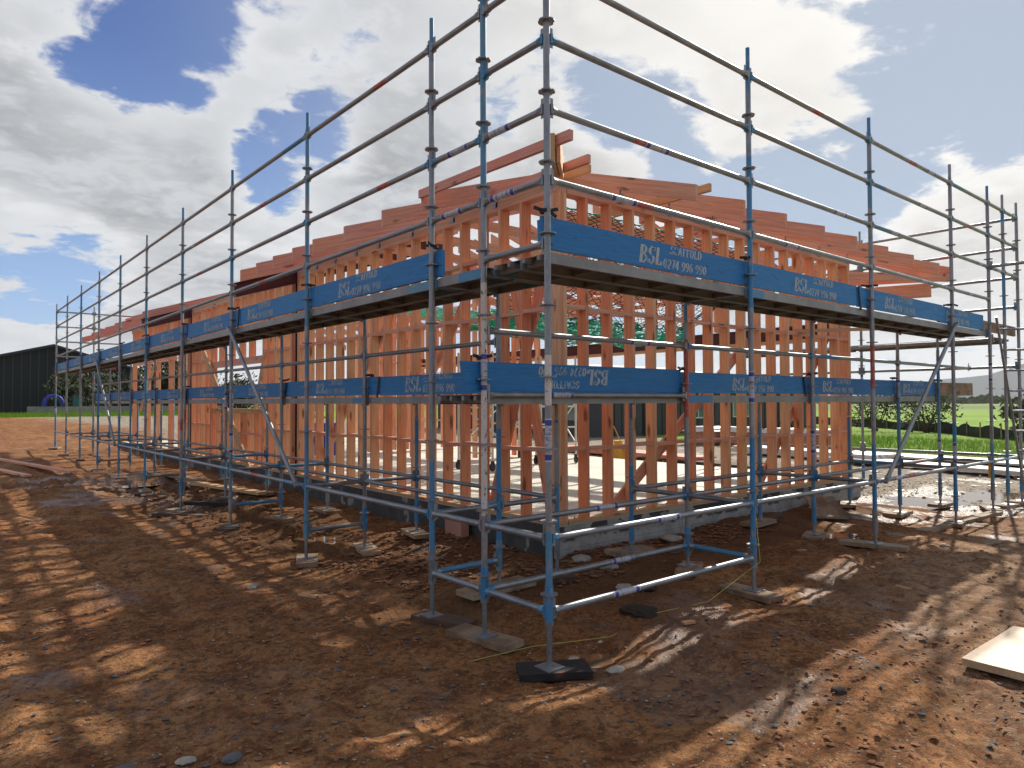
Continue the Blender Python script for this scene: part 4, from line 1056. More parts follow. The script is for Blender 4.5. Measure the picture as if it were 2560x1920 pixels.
# ---------------------------------------------------------------- green safety net slung under the rafters
def netz(v):
    # v = 0 at the wall, draping down then slowly rising inward
    k = [(0, 2.22, 4.08), (.18, 2.7, 3.55), (.34, 3.5, 3.05), (.45, 3.95, 2.84), (.50, 4.05, 2.80), (.62, 5.0, 3.05), (1.0, 8.4, 3.75)]
    for i in range(len(k)-1):
        if v <= k[i+1][0]:
            t = (v-k[i][0])/(k[i+1][0]-k[i][0]); return k[i][1]+t*(k[i+1][1]-k[i][1]), k[i][2]+t*(k[i+1][2]-k[i][2])
    return k[-1][1], k[-1][2]
a = MB(); NU, NV = 36, 74; NP = {}
for i in range(NU+1):
    for j in range(NV+1):
        v = j/NV; y_, z_ = netz(v); u_ = i/NU
        x_ = 2.3+(4.1+.5*math.sin(v*3))*u_
        s_ = .12*math.sin(i*.7+j*.35)+.09*math.sin(i*1.9-j*.8)
        z_ += .35*s_*math.sin(math.pi*min(1, v*1.4))-.25*math.sin(math.pi*u_)*v*(1-v)*1.2 + .9*max(0, u_-.86)
        NP[i, j] = Vector((x_+.04*math.sin(j*1.3+i), y_+.04*math.sin(i*1.7+j*.6), z_))
net2 = MB()
for i in range(NU):
    for j in range(NV):
        dense = .36 < j/NV < .56
        for (A, Bq) in ((NP[i, j], NP[i+1, j+1]), (NP[i+1, j], NP[i, j+1])):
            (net2 if dense or (j/NV > .56) else a).tube(A, Bq, .0052 if not dense else .0065, n=3, cap=False, smooth=False)
for i in range(NU):
    for q in range(9):
        j0 = .36+.022*q; y_, z_ = netz(j0); 
        A = Vector((2.3+4.4*i/NU, y_+U(-.05, .05), z_+U(-.03, .03))); Bq = Vector((2.3+4.4*(i+1)/NU, y_+U(-.05, .05), z_+U(-.04, .04)))
        net2.box(A, Bq, .014, .010+.034*rnd(), m=0)
netr = tag(empty('safety_net', (2.3, 2.2, 4.08)), 'green and black knotted safety net sagging under the rafters inside the frame', 'safety net')
a.build('black_mesh', 'black_net', netr); net2.build('green_mesh', 'green_net', netr)
a = MB()
for i in range(NU): a.tube(NP[i, 0], NP[i+1, 0], .009, n=6)
for i in range(NU): a.tube(NP[i, NV], NP[i+1, NV], .009, n=6)
for j in range(NV): a.tube(NP[NU, j], NP[NU, j+1], .009, n=6)
a.build('border_rope', 'green_net', netr)
# ================================================================ THINGS ON AND AROUND THE SLAB
def frame_tower(x, y, z, ang, label):
    r0 = tag(empty('mobile_tower', (x, y, z)), label, 'mobile tower'); c, s = math.cos(ang), math.sin(ang)
    def P(u_, v_, w_): return Vector((x+u_*c-v_*s, y+u_*s+v_*c, z+w_))
    for u_ in (-.9, .9):
        fr = MB()
        for v_ in (-.4, .4): fr.tube(P(u_, v_, .2), P(u_, v_, 2.35), .024, n=8)
        for k in range(5): fr.tube(P(u_, -.4, .35+.45*k), P(u_, .4, .35+.45*k), .017, n=8)
        fr.build('end_frame', 'white_metal', r0)
        for v_ in (-.4, .4):
            w = MB(); w.tube(P(u_, v_-.02, .09), P(u_, v_+.02, .09), .085, n=16); w.box(P(u_, v_, .12), P(u_, v_, .2), .06, .05, up=(1, 0, 0)); w.build('castor', 'black_rubber', r0)
    for v_ in (-.4, .4):
        for (p, q) in ((.45, 1.35), (1.35, .45), (1.4, 2.2)):
            d = MB(); d.tube(P(-.9, v_, p), P(.9, v_, q), .014, n=6); d.build('cross_brace', 'white_metal', r0)
    pl = MB()
    for k in range(3): pl.box(P(-.95, -.28+.28*k, 1.72), P(.95, -.28+.28*k, 1.72), .25, .04)
    pl.build('platform', 'plate_timber', r0)
    return r0
frame_tower(5.9, 7.9, .46, R(20), 'white painted mobile work tower with cross braces inside the frame, left of the corner')
frame_tower(7.7, 8.4, .46, R(65), 'white mobile work tower standing near the corner post pack, seen end-on')
# blue upright bin on the slab
r0 = tag(empty('wheelie_bin', (4.2, 12.6, .46)), 'dark blue upright bin standing on the slab behind the left studs', 'bin')
a = MB(); a.prism([(4.0, 12.4, .52), (4.4, 12.4, .52), (4.4, 12.8, .52), (4.0, 12.8, .52)], (0, 0, .75)); a.build('body', 'blue_plastic', r0)
a = MB(); a.box((3.98, 12.6, 1.29), (4.43, 12.6, 1.29), .46, .05); a.build('lid', 'blue_plastic', r0)
r0 = tag(empty('plate_compactor', (11.2, 9.3, .15)), 'yellow compactor with a handle behind the slab, beside the corner posts', 'compactor')
a = MB(); a.box((10.9, 9.3, .2), (11.5, 9.3, .2), .45, .08); a.build('base_plate', 'black_rubber', r0)
a = MB(); a.box((11.0, 9.3, .42), (11.35, 9.3, .42), .36, .36); a.tube((11.2, 9.3, .6), (11.2, 9.3, .75), .12, n=12); a.build('engine', 'yellow_plastic', r0)
a = MB()
for s in (-.2, .2): a.tube((11.3, 9.3+s, .35), (10.8, 9.3+s, 1.15), .014, n=6)
a.tube((10.8, 9.1, 1.15), (10.8, 9.5, 1.15), .014, n=6); a.build('handle', 'yellow_plastic', r0)
# stacks of long timber and bundled battens behind the slab
def stack(x, y, ang, L, nw, nh, w, h, mt, name, label, cat, grp=None, z=None, jit=.05):
    zz = gz(x, y) if z is None else z; r_ = tag(empty(name, (x, y, zz)), label, cat, grp); d = Vector((math.cos(ang), math.sin(ang), 0)); s = Vector((-d.y, d.x, 0))
    for k in range(2): b_ = MB(); q = Vector((x, y, zz+.03))+d*(L*(-.3+.6*k)); b_.box(q-s*nw*w/2*1.1, q+s*nw*w/2*1.1, .09, .07); b_.build('bearer', 'grey_timber', r_)
    for i in range(nh):
        for j in range(nw):
            b_ = MB(); q = Vector((x, y, zz+.068+h*(i+.5)+.003*i))+s*((j-(nw-1)/2)*w*1.03)+d*U(-jit, jit)*L*.3
            b_.box(q-d*L/2, q+d*L/2, w, h); b_.build('board', mt, r_)
stack(13.0, 10.5, R(82), 6.0, 6, 3, .14, .045, 'rafter_timber', 'timber_stack', 'low stack of long orange timbers lying behind the slab, below the grey house', 'timber stack')
stack(16.6, 6.8, R(80), 4.8, 5, 3, .19, .06, 'pale_pipe', 'beam_stack', 'stack of long pale grey beams on the gravel behind the right wall', 'beam stack')
stack(12.4, 7.0, R(84), 5.0, 4, 1, .19, .045, 'dark_timber', 'timber_stack', 'dark wet boards lying flat on the gravel behind the right wall', 'timber stack')
# pink and white brick pallets under plastic
def pallet(x, y, ang, label, L=1.2, h=.55):
    zz = gz(x, y); r_ = tag(empty('brick_pallet', (x, y, zz)), label, 'brick pallet', 'brick pallets along the pasture')
    d = Vector((math.cos(ang), math.sin(ang), 0)); s = Vector((-d.y, d.x, 0)); c = Vector((x, y, zz))
    b_ = MB()
    for k in (-.4, 0, .4): b_.box(c+s*k-d*L/2+Vector((0, 0, .05)), c+s*k+d*L/2+Vector((0, 0, .05)), .09, .09)
    b_.build('pallet_base', 'grey_timber', r_)
    b_ = MB()
    for i in range(int(h/.09)):
        for j in range(5):
            for k in range(4):
                q = c+d*((j-2)*L/5)+s*((k-1.5)*.24)+Vector((0, 0, .15+.09*i)); b_.box(q-d*(L/10-.005), q+d*(L/10-.005), .225, .082, m=0)
    b_.build('bricks', 'pink_brick', r_)
    b_ = MB(); n = 9; pts = []
    for i in range(n):
        for j in range(n):
            q = c+d*((i/(n-1)-.5)*L*1.1)+s*((j/(n-1)-.5)*1.1)+Vector((0, 0, .15+.09*int(h/.09)+.03*rnd())); 
            if i in (0, n-1) or j in (0, n-1): q.z -= .18
            pts.append(q)
    b_.poly(pts, [(i*n+j, (i+1)*n+j, (i+1)*n+j+1, i*n+j+1) for i in range(n-1) for j in range(n-1)], smooth=True); b_.build('plastic_cover', 'white_metal', r_)
for k, (x, y) in enumerate(((19.6, 12.4), (20.0, 11.0), (20.4, 9.6), (20.6, 8.2))):
    pallet(x, y, R(100), ['pallet of pink bricks under white plastic, leftmost in the row behind the right wall', 'pallet of pink bricks, second from the left in the row behind the right wall', 'pallet of pink bricks, third from the left in the row behind the right wall', 'pallet of pink bricks at the right end of the row, just past the wall end'][k])
# long pale scaffold planks laid across trestles at the right
stack(18.2, 2.8, R(84), 7.5, 5, 1, .24, .05, 'pale_pipe', 'plank_stack', 'long pale planks laid in a low row before the grass at the right', 'plank stack', z=.12)
stack(15.6, 3.0, R(80), 6.5, 3, 2, .24, .05, 'pale_pipe', 'plank_stack', 'nearer low pile of long pale planks at the right on the gravel', 'plank stack', z=.1)
# silt fence along the pasture
sf = tag(empty('silt_fence', (34, 8, .1)), 'low sagging black fabric silt fence crossing the green pasture at the right', 'fence')
path = [(66, 48), (52, 30), (42.3, 16.6), (38.7, 11.8), (35.5, 9), (33.1, 7.2), (30.9, 5.0), (29.5, 2.5), (28.5, -1)]
a = MB(); pts = []; m_ = []
for i in range(len(path)-1):
    n = 8
    for k in range(n): t = k/n; pts.append((path[i][0]+t*(path[i+1][0]-path[i][0]), path[i][1]+t*(path[i+1][1]-path[i][1])))
V = []; F = []
for i, (x, y) in enumerate(pts):
    zz = gz(x, y); hh = .50+.08*math.sin(i*1.1)+U(-.05, .05)
    V += [(x, y, zz-.05), (x+U(-.06, .06), y, zz+hh*.5), (x, y, zz+hh), (x+.02, y+.01, zz+hh), (x+.04, y+.02, zz-.05)]
for i in range(len(pts)-1):
    o = 5*i; F += [(o+j, o+5+j, o+6+j, o+1+j) for j in range(4)]
a.poly(V, F); a.build('fabric', 'black_rubber', sf)
PO = Parts('post', ['grey_timber'], sf)
for i in range(0, len(pts), 4): a = MB(); x, y = pts[i]; a.box((x-.05, y, gz(x, y)-.1), (x-.05, y, gz(x, y)+.68), .05, .05, up=(1, 0, 0)); PO.add(a)
PO.done()

# ---------------------------------------------------------------- neighbouring buildings
def wallbox(x0, y0, x1, y1, z0, z1): a = MB(); a.aabb(x0, y0, z0, x1, y1, z1); return a
hs = tag(empty('neighbour_house', (30, 24, .1)), 'dark grey clad house with a pale hipped roof beyond the slab', 'house')
hx0, hy0, hx1, hy1 = 20.5, 18.5, 40, 32
# front wall faces the camera (plane y = hy0), turned slightly: built as a boarded box
a = MB(); a.aabb(hx0, hy0, -.2, hx1, hy1, 2.65); a.build('wall', 'dark_grey_cladding', hs)
a = MB()
for k in range(38): x = hx0+.3+.5*k; a.aabb(x, hy0-.02, 0, x+.03, hy0-.001, 2.6)
a.build('cladding_batten', 'black_cladding', hs)
e = .6; zr = 4.0
a = MB(); a.poly([(hx0-e, hy0-e, 2.66), (hx1+e, hy0-e, 2.66), (hx1+e, hy1+e, 2.66), (hx0-e, hy1+e, 2.66), (hx0+6, (hy0+hy1)/2, zr), (hx1-6, (hy0+hy1)/2, zr)],
   [(0, 1, 5, 4), (1, 2, 5), (2, 3, 4, 5), (3, 0, 4), (3, 2, 1, 0)]); a.build('roof', 'pale_roofing', hs)
a = MB(); a.box((hx0-e, hy0-e-.01, 2.58), (hx1+e, hy0-e-.01, 2.58), .05, .16); a.box((hx0-e-.01, hy0-e, 2.58), (hx0-e-.01, hy1+e, 2.58), .05, .16); a.build('gutter', 'black_cladding', hs)
for (x, w, z0, z1) in ((27, 1.6, .9, 2.1), (31, 1.8, .9, 2.1), (36, 2.2, .6, 2.1)):
    f_ = MB(); f_.aabb(x, hy0-.05, z0, x+w, hy0-.003, z1); fr = f_.build('window', 'white_paint', hs)
    g_ = MB(); g_.aabb(x+.06, hy0-.055, z0+.06, x+w/2-.03, hy0-.051, z1-.06); g_.aabb(x+w/2+.03, hy0-.055, z0+.06, x+w-.06, hy0-.051, z1-.06); g_.build('pane', 'window_glass', fr)
a = MB(); a.aabb(23.4, hy0-.05, .1, 24.4, hy0-.003, 2.1); a.build('door', 'black_cladding', hs)
a = MB(); a.tube((25.3, hy0-.12, 0), (25.3, hy0-.12, 2.6), .08, n=10); a.build('downpipe', 'white_paint', hs)
for y in (20, 23): a = MB(); a.aabb(hx0-.05, y, .9, hx0-.003, y+1.5, 2.1); a.build('window', 'window_glass', hs)
# black shed at the far left
sh = tag(empty('black_shed', (0, 66, .7)), 'large black clad shed with a low gable at the far left', 'shed')
sx0, sx1, sy0, sy1, pk = -6.0, 10.5, 62.0, 84.0, 4.3
a = MB(); z0 = .2
eL, eR, pz = 1.9, 4.9, 6.35
a.prism([(sx0, sy0, z0), (sx1, sy0, z0), (sx1, sy0, 4.5), (pk, sy0, pz), (sx0, sy0, pz-(pk-sx0)*.27)], (0, sy1-sy0, 0)); a.build('wall', 'black_cladding', sh)
a = MB()
for k in range(29): 
    x = sx0+.55*k; zt2 = min(pz-(pk-x)*.27, pz-(x-pk)*.30) if x < pk else pz-(x-pk)*.30
    if zt2 > 1: a.aabb(x, sy0-.05, z0, x+.06, sy0-.002, zt2-.15)
a.build('cladding_batten', 'dark_grey_cladding', sh)
a = MB(); a.prism([(sx0-.3, sy0-.4, pz-(pk-sx0)*.27-.05), (pk, sy0-.4, pz+.10), (sx1+.4, sy0-.4, 4.5), (sx1+.4, sy0-.4, 4.32), (pk, sy0-.4, pz-.08), (sx0-.3, sy0-.4, pz-(pk-sx0)*.27-.25)], (0, sy1-sy0+.8, 0)); a.build('roof', 'dark_roofing', sh)
# retaining wall, hoop tent and bin before the shed
bw = MB(); bw.aabb(1.6, 50.0, .8, 13.5, 50.35, 1.60); tag(bw.build('retaining_wall', 'grey_concrete'), 'long low grey concrete retaining wall in front of the black shed', 'wall')
a = MB(); cx, cy, zz = 3.0, 48.8, 1.60
tn = tag(empty('play_tent', (cx, 50.2, 1.62)), 'royal blue hooped tent on top of the low grey wall', 'tent')
for yy in (49.9, 50.9):
    pr = None
    for i in range(13):
        th = math.pi*i/12; q = Vector((cx+.50*math.cos(th), yy, 1.60+.70*math.sin(th)**.8 if math.sin(th) > 0 else 1.62))
        if pr is not None: a.tube(pr, q, .085, n=8)
        pr = q
a.build('hoop', 'blue_plastic', tn)
a = MB(); pts = []
for yy in (49.95, 50.9):
    for i in range(13): th = math.pi*i/12; pts.append((cx+.47*math.cos(th), yy, 1.60+.66*max(math.sin(th), 0)**.8))
a.poly(pts, [(i, i+1, 14+i, 13+i) for i in range(12)]); a.build('canopy', 'blue_plastic', tn)
a = MB(); a.prism([(4.1, 50.0, 1.62), (4.6, 50.0, 1.62), (4.6, 50.6, 1.62), (4.1, 50.6, 1.62)], (0, 0, .55)); a.aabb(4.06, 49.95, 2.175, 4.64, 50.65, 2.24); tag(a.build('storage_bin', 'teal_plastic'), 'dark teal box bin on the low grey wall right of the blue tent', 'bin')

# ---------------------------------------------------------------- vegetation
def bush(name, x, y, h, rad, n, mt, label, cat='bush', group=None, leafs=.09, bare=False, trunk=.06, seed=1):
    random.seed(seed); zz = gz(x, y); r_ = tag(empty(name, (x, y, zz)), label, cat, group)
    t_ = MB(); tips = []
    for k in range(9 if not bare else 16):
        an = U(0, 6.28); p = Vector((x+U(-.1, .1), y+U(-.1, .1), zz-.1)); d = Vector((math.cos(an)*U(.1, .7), math.sin(an)*U(.1, .7), 1)).normalized(); rr = trunk
        for s in range(5):
            q = p+d*h*.2; t_.tube(p, q, rr, rr*.72, n=5, cap=False); p = q; rr *= .72
            d = (d+Vector((U(-.35, .35), U(-.35, .35), U(-.1, .2)))).normalized(); tips.append(p.copy())
            if s > 1:
                b_ = (d+Vector((U(-.9, .9), U(-.9, .9), U(-.2, .4)))).normalized(); q2 = p+b_*h*.16; t_.tube(p, q2, rr*.6, rr*.25, n=4, cap=False); tips.append(q2)
                if bare:
                    for _ in range(3): q3 = q2+Vector((U(-.5, .5), U(-.5, .5), U(0, .6)))*h*.16; t_.tube(q2, q3, rr*.3, rr*.1, n=3, cap=False)
    t_.build('trunk', 'bark', r_)
    c_ = MB(); clumps = [(Vector((x+U(-1, 1)*rad*.75, y+U(-1, 1)*rad*.75, zz+h*U(.2, .9))), U(.22, .5)*rad) for _ in range(22)]
    clumps = [(c, s) for c, s in clumps if ((c.x-x)**2+(c.y-y)**2)/rad**2+((c.z-zz-h*.5)/(h*.55))**2 < 1.05]
    for _ in range(n):
        c, s = random.choice(clumps); v = Vector((random.gauss(0, 1), random.gauss(0, 1), random.gauss(0, 1)*.8)); v = v.normalized()*s*(rnd()**.4)
        p = c+v
        if p.z < zz+.05: continue
        w = leafs*U(.6, 1.4); d1 = Vector((U(-1, 1), U(-1, 1), U(-1, 1))).normalized()*w; d2 = d1.orthogonal().normalized()*w*.5
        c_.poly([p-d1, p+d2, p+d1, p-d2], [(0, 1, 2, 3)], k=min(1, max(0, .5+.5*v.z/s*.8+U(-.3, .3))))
    c_.build('crown', mt, r_)
bush('shrub', 37, 13.4, 2.2, 1.5, 900, 'olive_leaf', 'dark green shrub on the pasture, left of the two behind the silt fence', group='shrubs behind the silt fence', seed=3)
bush('shrub', 36.5, 10.6, 2.3, 1.9, 1300, 'olive_leaf', 'larger twiggy grey-green shrub on the pasture, right of the two behind the silt fence', group='shrubs behind the silt fence', seed=4)
bush('shrub', 25.5, 2.9, 2.0, 1.3, 1800, 'olive_leaf', 'leafy green shrub at the right edge behind the ladder', seed=5)
LB = ['dark hedge tree before the black shed, behind the left end of the scaffold', 'dark hedge tree just right of the shed gable', 'bushy olive tree behind the far left posts, above the grey wall', 'loose olive tree seen under the far left platform', 'thin tree with bare twigs rising above the far toe boards', 'dense dark tree seen through the third wall bay at the left']
for k, (x, y, h, rad, mt) in enumerate(((6.0, 56, 3.2, 2.6, 'dark_leaf'), (9.5, 57, 3.6, 2.6, 'dark_leaf'), (12.5, 54, 2.9, 2.4, 'olive_leaf'), (15.5, 53, 2.6, 2.6, 'dark_leaf'), (10.5, 52, 4.3, 2.0, 'dark_leaf'), (19, 52, 1.5, 2.2, 'dark_leaf'))):
    bush('tree', x, y, h, rad, 2600, mt, LB[k], 'tree', 'trees by the black shed', leafs=.16, bare=(k in (4,)), trunk=.10, seed=20+k)
# far shelter belt as one mass
random.seed(77)
a = MB()
for i in range(9000):
    an = R(U(8, 88)); d = U(330, 420); x = d*math.cos(an)-3; y = d*math.sin(an)-3; hh = 3.2+2.2*math.sin(an*41)+1.6*math.sin(an*97)+U(-1, 1); z = max(hh, 1)*rnd()**.5
    w = U(.5, 1.6); p = Vector((x, y, z)); t1 = Vector((-math.sin(an), math.cos(an), 0))*w; t2 = Vector((U(-.4, .4), 0, 1))*w*.8
    a.poly([p-t1, p-t2, p+t1, p+t2], [(0, 1, 2, 3)])
tag(a.build('shelter_belt', 'far_scrub'), kind='stuff')
# grass blades at the pasture edge
random.seed(5)
a = MB()
for i in range(26000):
    if i % 2: 
        x = U(20.0, 30); y = U(-1, 14)
    else:
        x = U(-12, 20); y = U(44.5, 50)
    zz = .12 if i % 2 else None
    a.v += []; h = U(.08, .26); an = U(0, 6.28); w = .02
    if zz is None: zz = .12+0
    a._add([Vector((x-w, y, 0)), Vector((x+w, y, 0)), Vector((x+math.cos(an)*.06, y+math.sin(an)*.06, h))], [(0, 1, 2)], [(0, 0, 0)]*3, rnd(), 0)
xy = np.array([(v.x, v.y) for v in a.v]); zg = gh(xy[:, 0], xy[:, 1])
for v, z in zip(a.v, zg): v.z += float(z)
tag(a.build('grass', 'grass_blade'), kind='stuff')

# ---------------------------------------------------------------- loose boards, stones, clods
plank('plywood_sheet', (2.50, -2.08), R(-1), 1.05, .38, .05, 'pale_ply', 'clean pale timber board lying on the mud at the right edge', z=gz(2.5, -2.0)+.060)
plank('loose_plank', (7.9, .0), R(-6), 2.3, .15, .05, 'grey_timber', 'long loose plank lying beyond the second outer post at the right', tilt=(.02, 0), z=gz(7.9, 0)+.06)
plank('loose_plank', (6.7, 1.35), R(40), .75, .42, .03, 'grey_timber', 'broken pale panel tipped up behind a jack near the right foundation', tilt=(.25, .3), z=gz(6.7, 1.35)+.16)
plank('loose_plank', (5.6, 1.55), R(12), .7, .08, .04, 'dark_timber', 'short dark offcut lying by the right foundation wall')
plank('loose_plank', (-1.35, 19.0), R(-80), 7.5, .16, .05, 'pink_timber', 'upper of two long planks lying on the mud at the left edge', z=gz(-1.2, 18)+.10)
plank('loose_plank', (-2.0, 18.4), R(-80), 5.5, .14, .05, 'pink_timber', 'lower of two long planks lying on the mud at the left edge', z=gz(-2, 18)+.09)
plank('loose_plank', (-.1, 8.4), R(-55), 1.2, .16, .05, 'dark_timber', 'dark board half sunk in the mud left of the second brace', z=gz(-.1, 8.4)+.05)
plank('loose_plank', (.45, 8.7), R(-50), 1.1, .16, .06, 'charred_timber', 'black wet board half sunk in mud between the left posts', z=gz(.45, 8.7)+.06)
plank('loose_plank', (1.1, 10.2), R(-80), 2.6, .2, .05, 'plate_timber', 'pale plank lying along the foundation behind the left posts', z=gz(1.1, 10.2)+.10)
plank('loose_plank', (.95, 12.6), R(-85), 2.0, .2, .05, 'grey_timber', 'grey plank further along the foundation behind the left posts', z=gz(.95, 12.6)+.12)
plank('loose_plank', (.55, 5.1), R(-75), .9, .07, .04, 'plate_timber', 'narrow pale offcut lying before the second left sole board', z=gz(.55, 5.1)+.05)
plank('concrete_offcut', (1.88, 3.75), R(-90), .35, .12, .22, 'pink_brick', 'upright pinkish block leaning on the left foundation wall', z=gz(1.88, 3.75)+.2)
for k in range(9):
    x_, y_ = ((-1.6, 5.2), (-.9, 6.8), (-2.2, 8.5), (1.3, -.2), (3.6, -.9), (6.4, -.8), (-.6, 2.6), (.3, 3.4), (4.2, .4))[k]
    plank('timber_offcut', (x_, y_), U(0, 3), U(.08, .2), U(.03, .05), .018, random.choice(['plate_timber', 'grey_timber']), 'little timber offcut trodden into the mud', 'offcut', 'little offcuts in the mud', tilt=(U(-.1, .1), U(-.2, .2)))
mat('dark_mud', simple((.035, .022, .014), .9, 0, .5, 14))
def rock(name, x, y, s, mt, label, cat='stone', flat=.6, sink=.3, group=None, seed=0):
    random.seed(seed+int(x*100)+int(y*37)); import bmesh
    bm = bmesh.new(); bmesh.ops.create_icosphere(bm, subdivisions=3, radius=s); ph = [Vector((U(-1, 1), U(-1, 1), U(-1, 1))).normalized() for _ in range(9)]
    for v in bm.verts:
        n = v.co.normalized(); q = 1.0
        for p in ph: q = min(q, (.74+.2*((p.x*7) % 1))/max(n.dot(p), .35))
        v.co = n*s*q*(1+.05*math.sin(n.x*13+n.y*7)+.04*math.sin(n.z*21+n.x*9)); v.co.z *= flat; v.co.x *= 1.25
    an = U(0, 3); me = bpy.data.meshes.new(name); bm.to_mesh(me); bm.free(); me.materials.append(MATS[mt])
    n = len(me.vertices); co = np.zeros(n*3, dtype=np.float32); me.vertices.foreach_get('co', co)
    at = me.attributes.new('gc', 'FLOAT_VECTOR', 'POINT'); at.data.foreach_set('vector', co+np.float32(x)); at = me.attributes.new('rn', 'FLOAT', 'POINT'); at.data.foreach_set('value', np.full(n, rnd(), dtype=np.float32))
    o = bpy.data.objects.new(name, me); COL.objects.link(o); o.location = (x, y, gz(x, y)+s*flat*(1-sink)*.6); o.rotation_euler = (0, 0, an)
    tag(o, label, cat, group); return o
rock('stone', .36, -.28, .055, 'stone', 'grey flat stone just right of the black charred board', flat=.35)
rock('stone', 1.60, .72, .07, 'stone', 'pale rounded stone beside a dark clod, below the lowest right rail')
rock('stone', 2.05, 1.32, .10, 'stone', 'speckled grey stone between the corner posts and the foundation')
rock('stone', 2.1, 1.75, .11, 'stone', 'large flat pale stone close to the foundation corner', flat=.4)
rock('clod', 1.74, .60, .11, 'dark_mud', 'dark clod of earth right of the pale rounded stone', 'clod', flat=.4)
rock('clod', 1.22, .22, .13, 'dark_mud', 'dark crumbly heap of earth under the lowest right rail, nearest the camera', 'clod', flat=.42)
rock('stone', -2.55, .35, .05, 'dark_stone', 'dark egg-shaped stone in the sunlit patch at the bottom left', flat=.6)
rock('stone', -2.1, .1, .045, 'dark_stone', 'dark flat stone in the sunlit patch at the bottom, right of the pale one', flat=.5)
rock('stone', -2.27, .28, .042, 'stone', 'pale flat stone in the sunlit patch at the bottom left', flat=.3)
rock('stone', -.85, 3.35, .045, 'stone', 'small white stone on the shaded mud left of the scaffold')
rock('clod', 1.05, -1.5, .045, 'dark_mud', 'small black clod on the mud at the lower right', 'clod')
rock('stone', 5.9, -.45, .04, 'stone', 'small white stone on the mud beyond the long wet sole board')
rock('stone', 7.4, 1.8, .13, 'stone', 'rough pale concrete lump by the right foundation', flat=.5)
rock('stone', 3.6, 1.7, .12, 'stone', 'rough pale concrete crumb by the right foundation near the corner', flat=.35)
# gravel and crumbs: nobody could count them
random.seed(11)
def crumbs(name, N, mt, regions, s0, s1):
    a = MB(); ico = [(0, 0, 1), (.89, 0, .45), (.28, .85, .45), (-.72, .53, .45), (-.72, -.53, .45), (.28, -.85, .45), (0, 0, -.6)]
    F = [(0, 1, 2), (0, 2, 3), (0, 3, 4), (0, 4, 5), (0, 5, 1), (6, 2, 1), (6, 3, 2), (6, 4, 3), (6, 5, 4), (6, 1, 5)]
    P = []
    for _ in range(N):
        x0, x1, y0, y1 = random.choice(regions); P.append((U(x0, x1), U(y0, y1)))
    Z = gh(np.array([p[0] for p in P]), np.array([p[1] for p in P]))
    for (x, y), z in zip(P, Z):
        s = s0+(s1-s0)*rnd()**3; an = U(0, 6.28); c, q = math.cos(an), math.sin(an); fx, fy, fz = U(.8, 1.4), U(.6, 1), U(.4, .8)
        vs = [Vector((x+s*(vx*fx*c-vy*fy*q), y+s*(vx*fx*q+vy*fy*c), float(z)+s*fz*(vz*.8+.25))) for vx, vy, vz in [(a1*U(.8, 1.2), b1*U(.8, 1.2), c1) for a1, b1, c1 in ico]]
        a._add(vs, F, [tuple(v) for v in vs], rnd(), 0)
    tag(a.build(name, mt), kind='stuff')
crumbs('gravel', 2600, 'stone', [(-4, 2, -3.4, 4), (-4, -1, -1, 7), (0, 6, -3.4, 0), (2, 9, -2, 1.9), (-3.2, .5, -3, 1)], .003, .015)
crumbs('dark_gravel', 2600, 'dark_stone', [(-4, 2, -3.4, 4), (0, 7, -3.4, 0), (-3, 1, 0, 6), (1.2, 6, 1.2, 1.98)], .004, .026)
crumbs('yard_gravel', 3000, 'stone', [(9.5, 15, 0, 9), (9.5, 14, 2, 14), (9, 13, -2, 3)], .012, .045)
mat('mud_crumb', simple((.24, .105, .045), .95, 0, .5, 12))
crumbs('mud_crumbs', 6000, 'mud_crumb', [(-.3, 1.2, 4.5, 12), (.1, .9, 2.0, 4.0), (1.0, 1.98, 1.0, 5), (1.5, 5, 1.2, 1.98)], .008, .045)
crumbs('mud_crumbs', 7000, 'mud_crumb', [(-3.4, 1, -3, 1.5), (-3.5, 0, 0, 5), (1, 6, -3, 1), (0, 3, -3, -.5)], .002, .026)
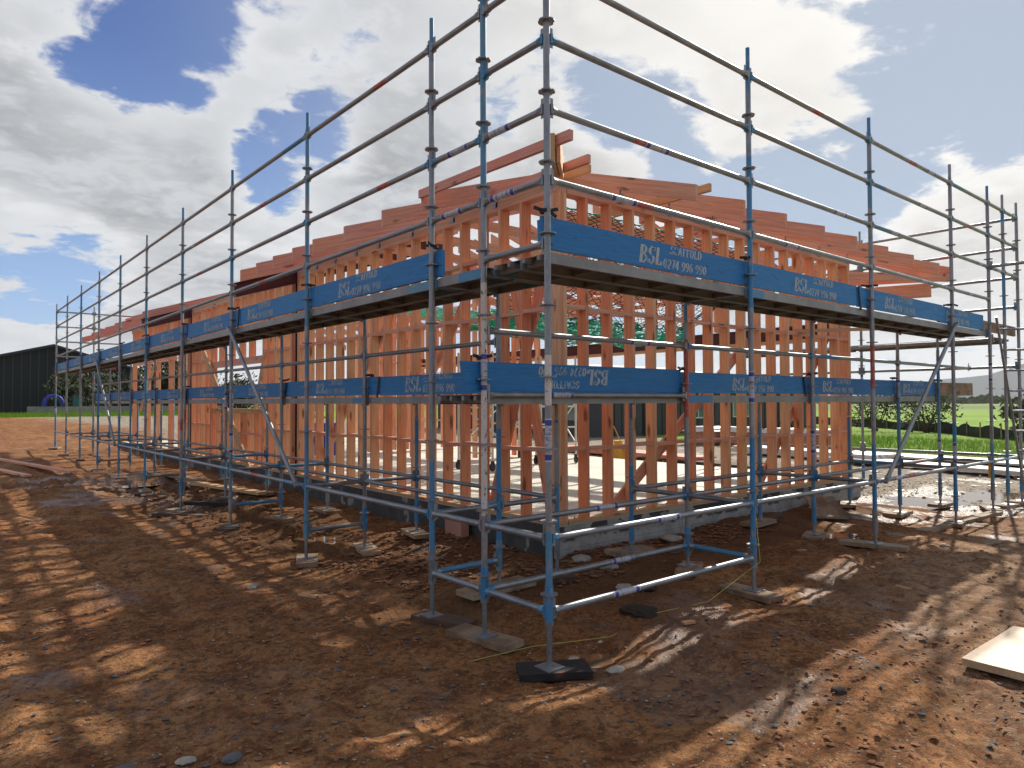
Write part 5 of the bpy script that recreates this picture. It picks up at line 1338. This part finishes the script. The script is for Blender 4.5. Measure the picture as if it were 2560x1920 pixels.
# yellow string line falling from the right toe board to the ground
a = MB(); cpts = [(3.38, .70, 2.10), (3.25, .55, 1.5), (3.02, .25, .75), (2.55, -.08, .36), (1.9, .03, gz(1.9, .03)+.03), (1.3, .1, gz(1.3, .1)+.015), (.75, .12, gz(.75, .12)+.012), (.2, .05+.35, gz(.2, .4)+.012), (-.35, .45, gz(-.35, .45)+.012)]
for i in range(len(cpts)-1): a.tube(cpts[i], cpts[i+1], .0022, n=5)
tag(a.build('string_line', 'yellow_cord'), 'thin yellow string falling from the lower toe board and trailing over the mud', 'string')
# ladder at the right edge
ld = tag(empty('ladder', (8.9, -.5, .1)), 'aluminium ladder leaning up to the right end of the scaffold', 'ladder')
top = Vector((7.80, -.5, 2.95)); bot = Vector((8.64, -.62, gz(8.64, -.62))); off = Vector((.30, -.34, 0))
for s in (0, 1): a = MB(); a.box(top+off*s, bot+off*s, .028, .065, up=(1, .2, 0)); a.build('rail', 'galvanised', ld)
for k in range(10):
    q = bot.lerp(top, (k+.6)/10.2); a = MB(); a.tube(q, q+off, .015, n=8); a.build('rung', 'galvanised', ld)
a = MB(); a.tube((9.28, .03, .86), (9.30, .03, .62), .03, n=8); tag(a.build('hanging_strap', 'yellow_plastic'), 'short yellow strap hanging from the ledger at the right', 'strap')
for sd_, x_ in ((1, 0), ):
    a = MB(); a.box((1.0, 20.6, 2.90), (1.0, 20.9, 2.98), .25, .14); tag(a.build('tool_bag', 'red_band_paint'), 'small red bag lying on the far left platform', 'bag')

# ---------------------------------------------------------------- the air: far things fade to pale grey
HAZE = 0.00011
if HAZE:
    hm = bpy.data.materials.new('haze'); hm.use_nodes = True; nt = hm.node_tree; nt.nodes.clear()
    vo = nt.nodes.new('ShaderNodeVolumePrincipled'); oo = nt.nodes.new('ShaderNodeOutputMaterial'); nt.links.new(vo.outputs[0], oo.inputs['Volume'])
    vo.inputs['Color'].default_value = (.86, .90, .95, 1); vo.inputs['Density'].default_value = HAZE; vo.inputs['Anisotropy'].default_value = .2
    a = MB(); a.aabb(-6500, -6500, -6, 6500, 6500, 260); MATS['haze'] = hm
    tag(a.build('haze', 'haze'), kind='stuff')
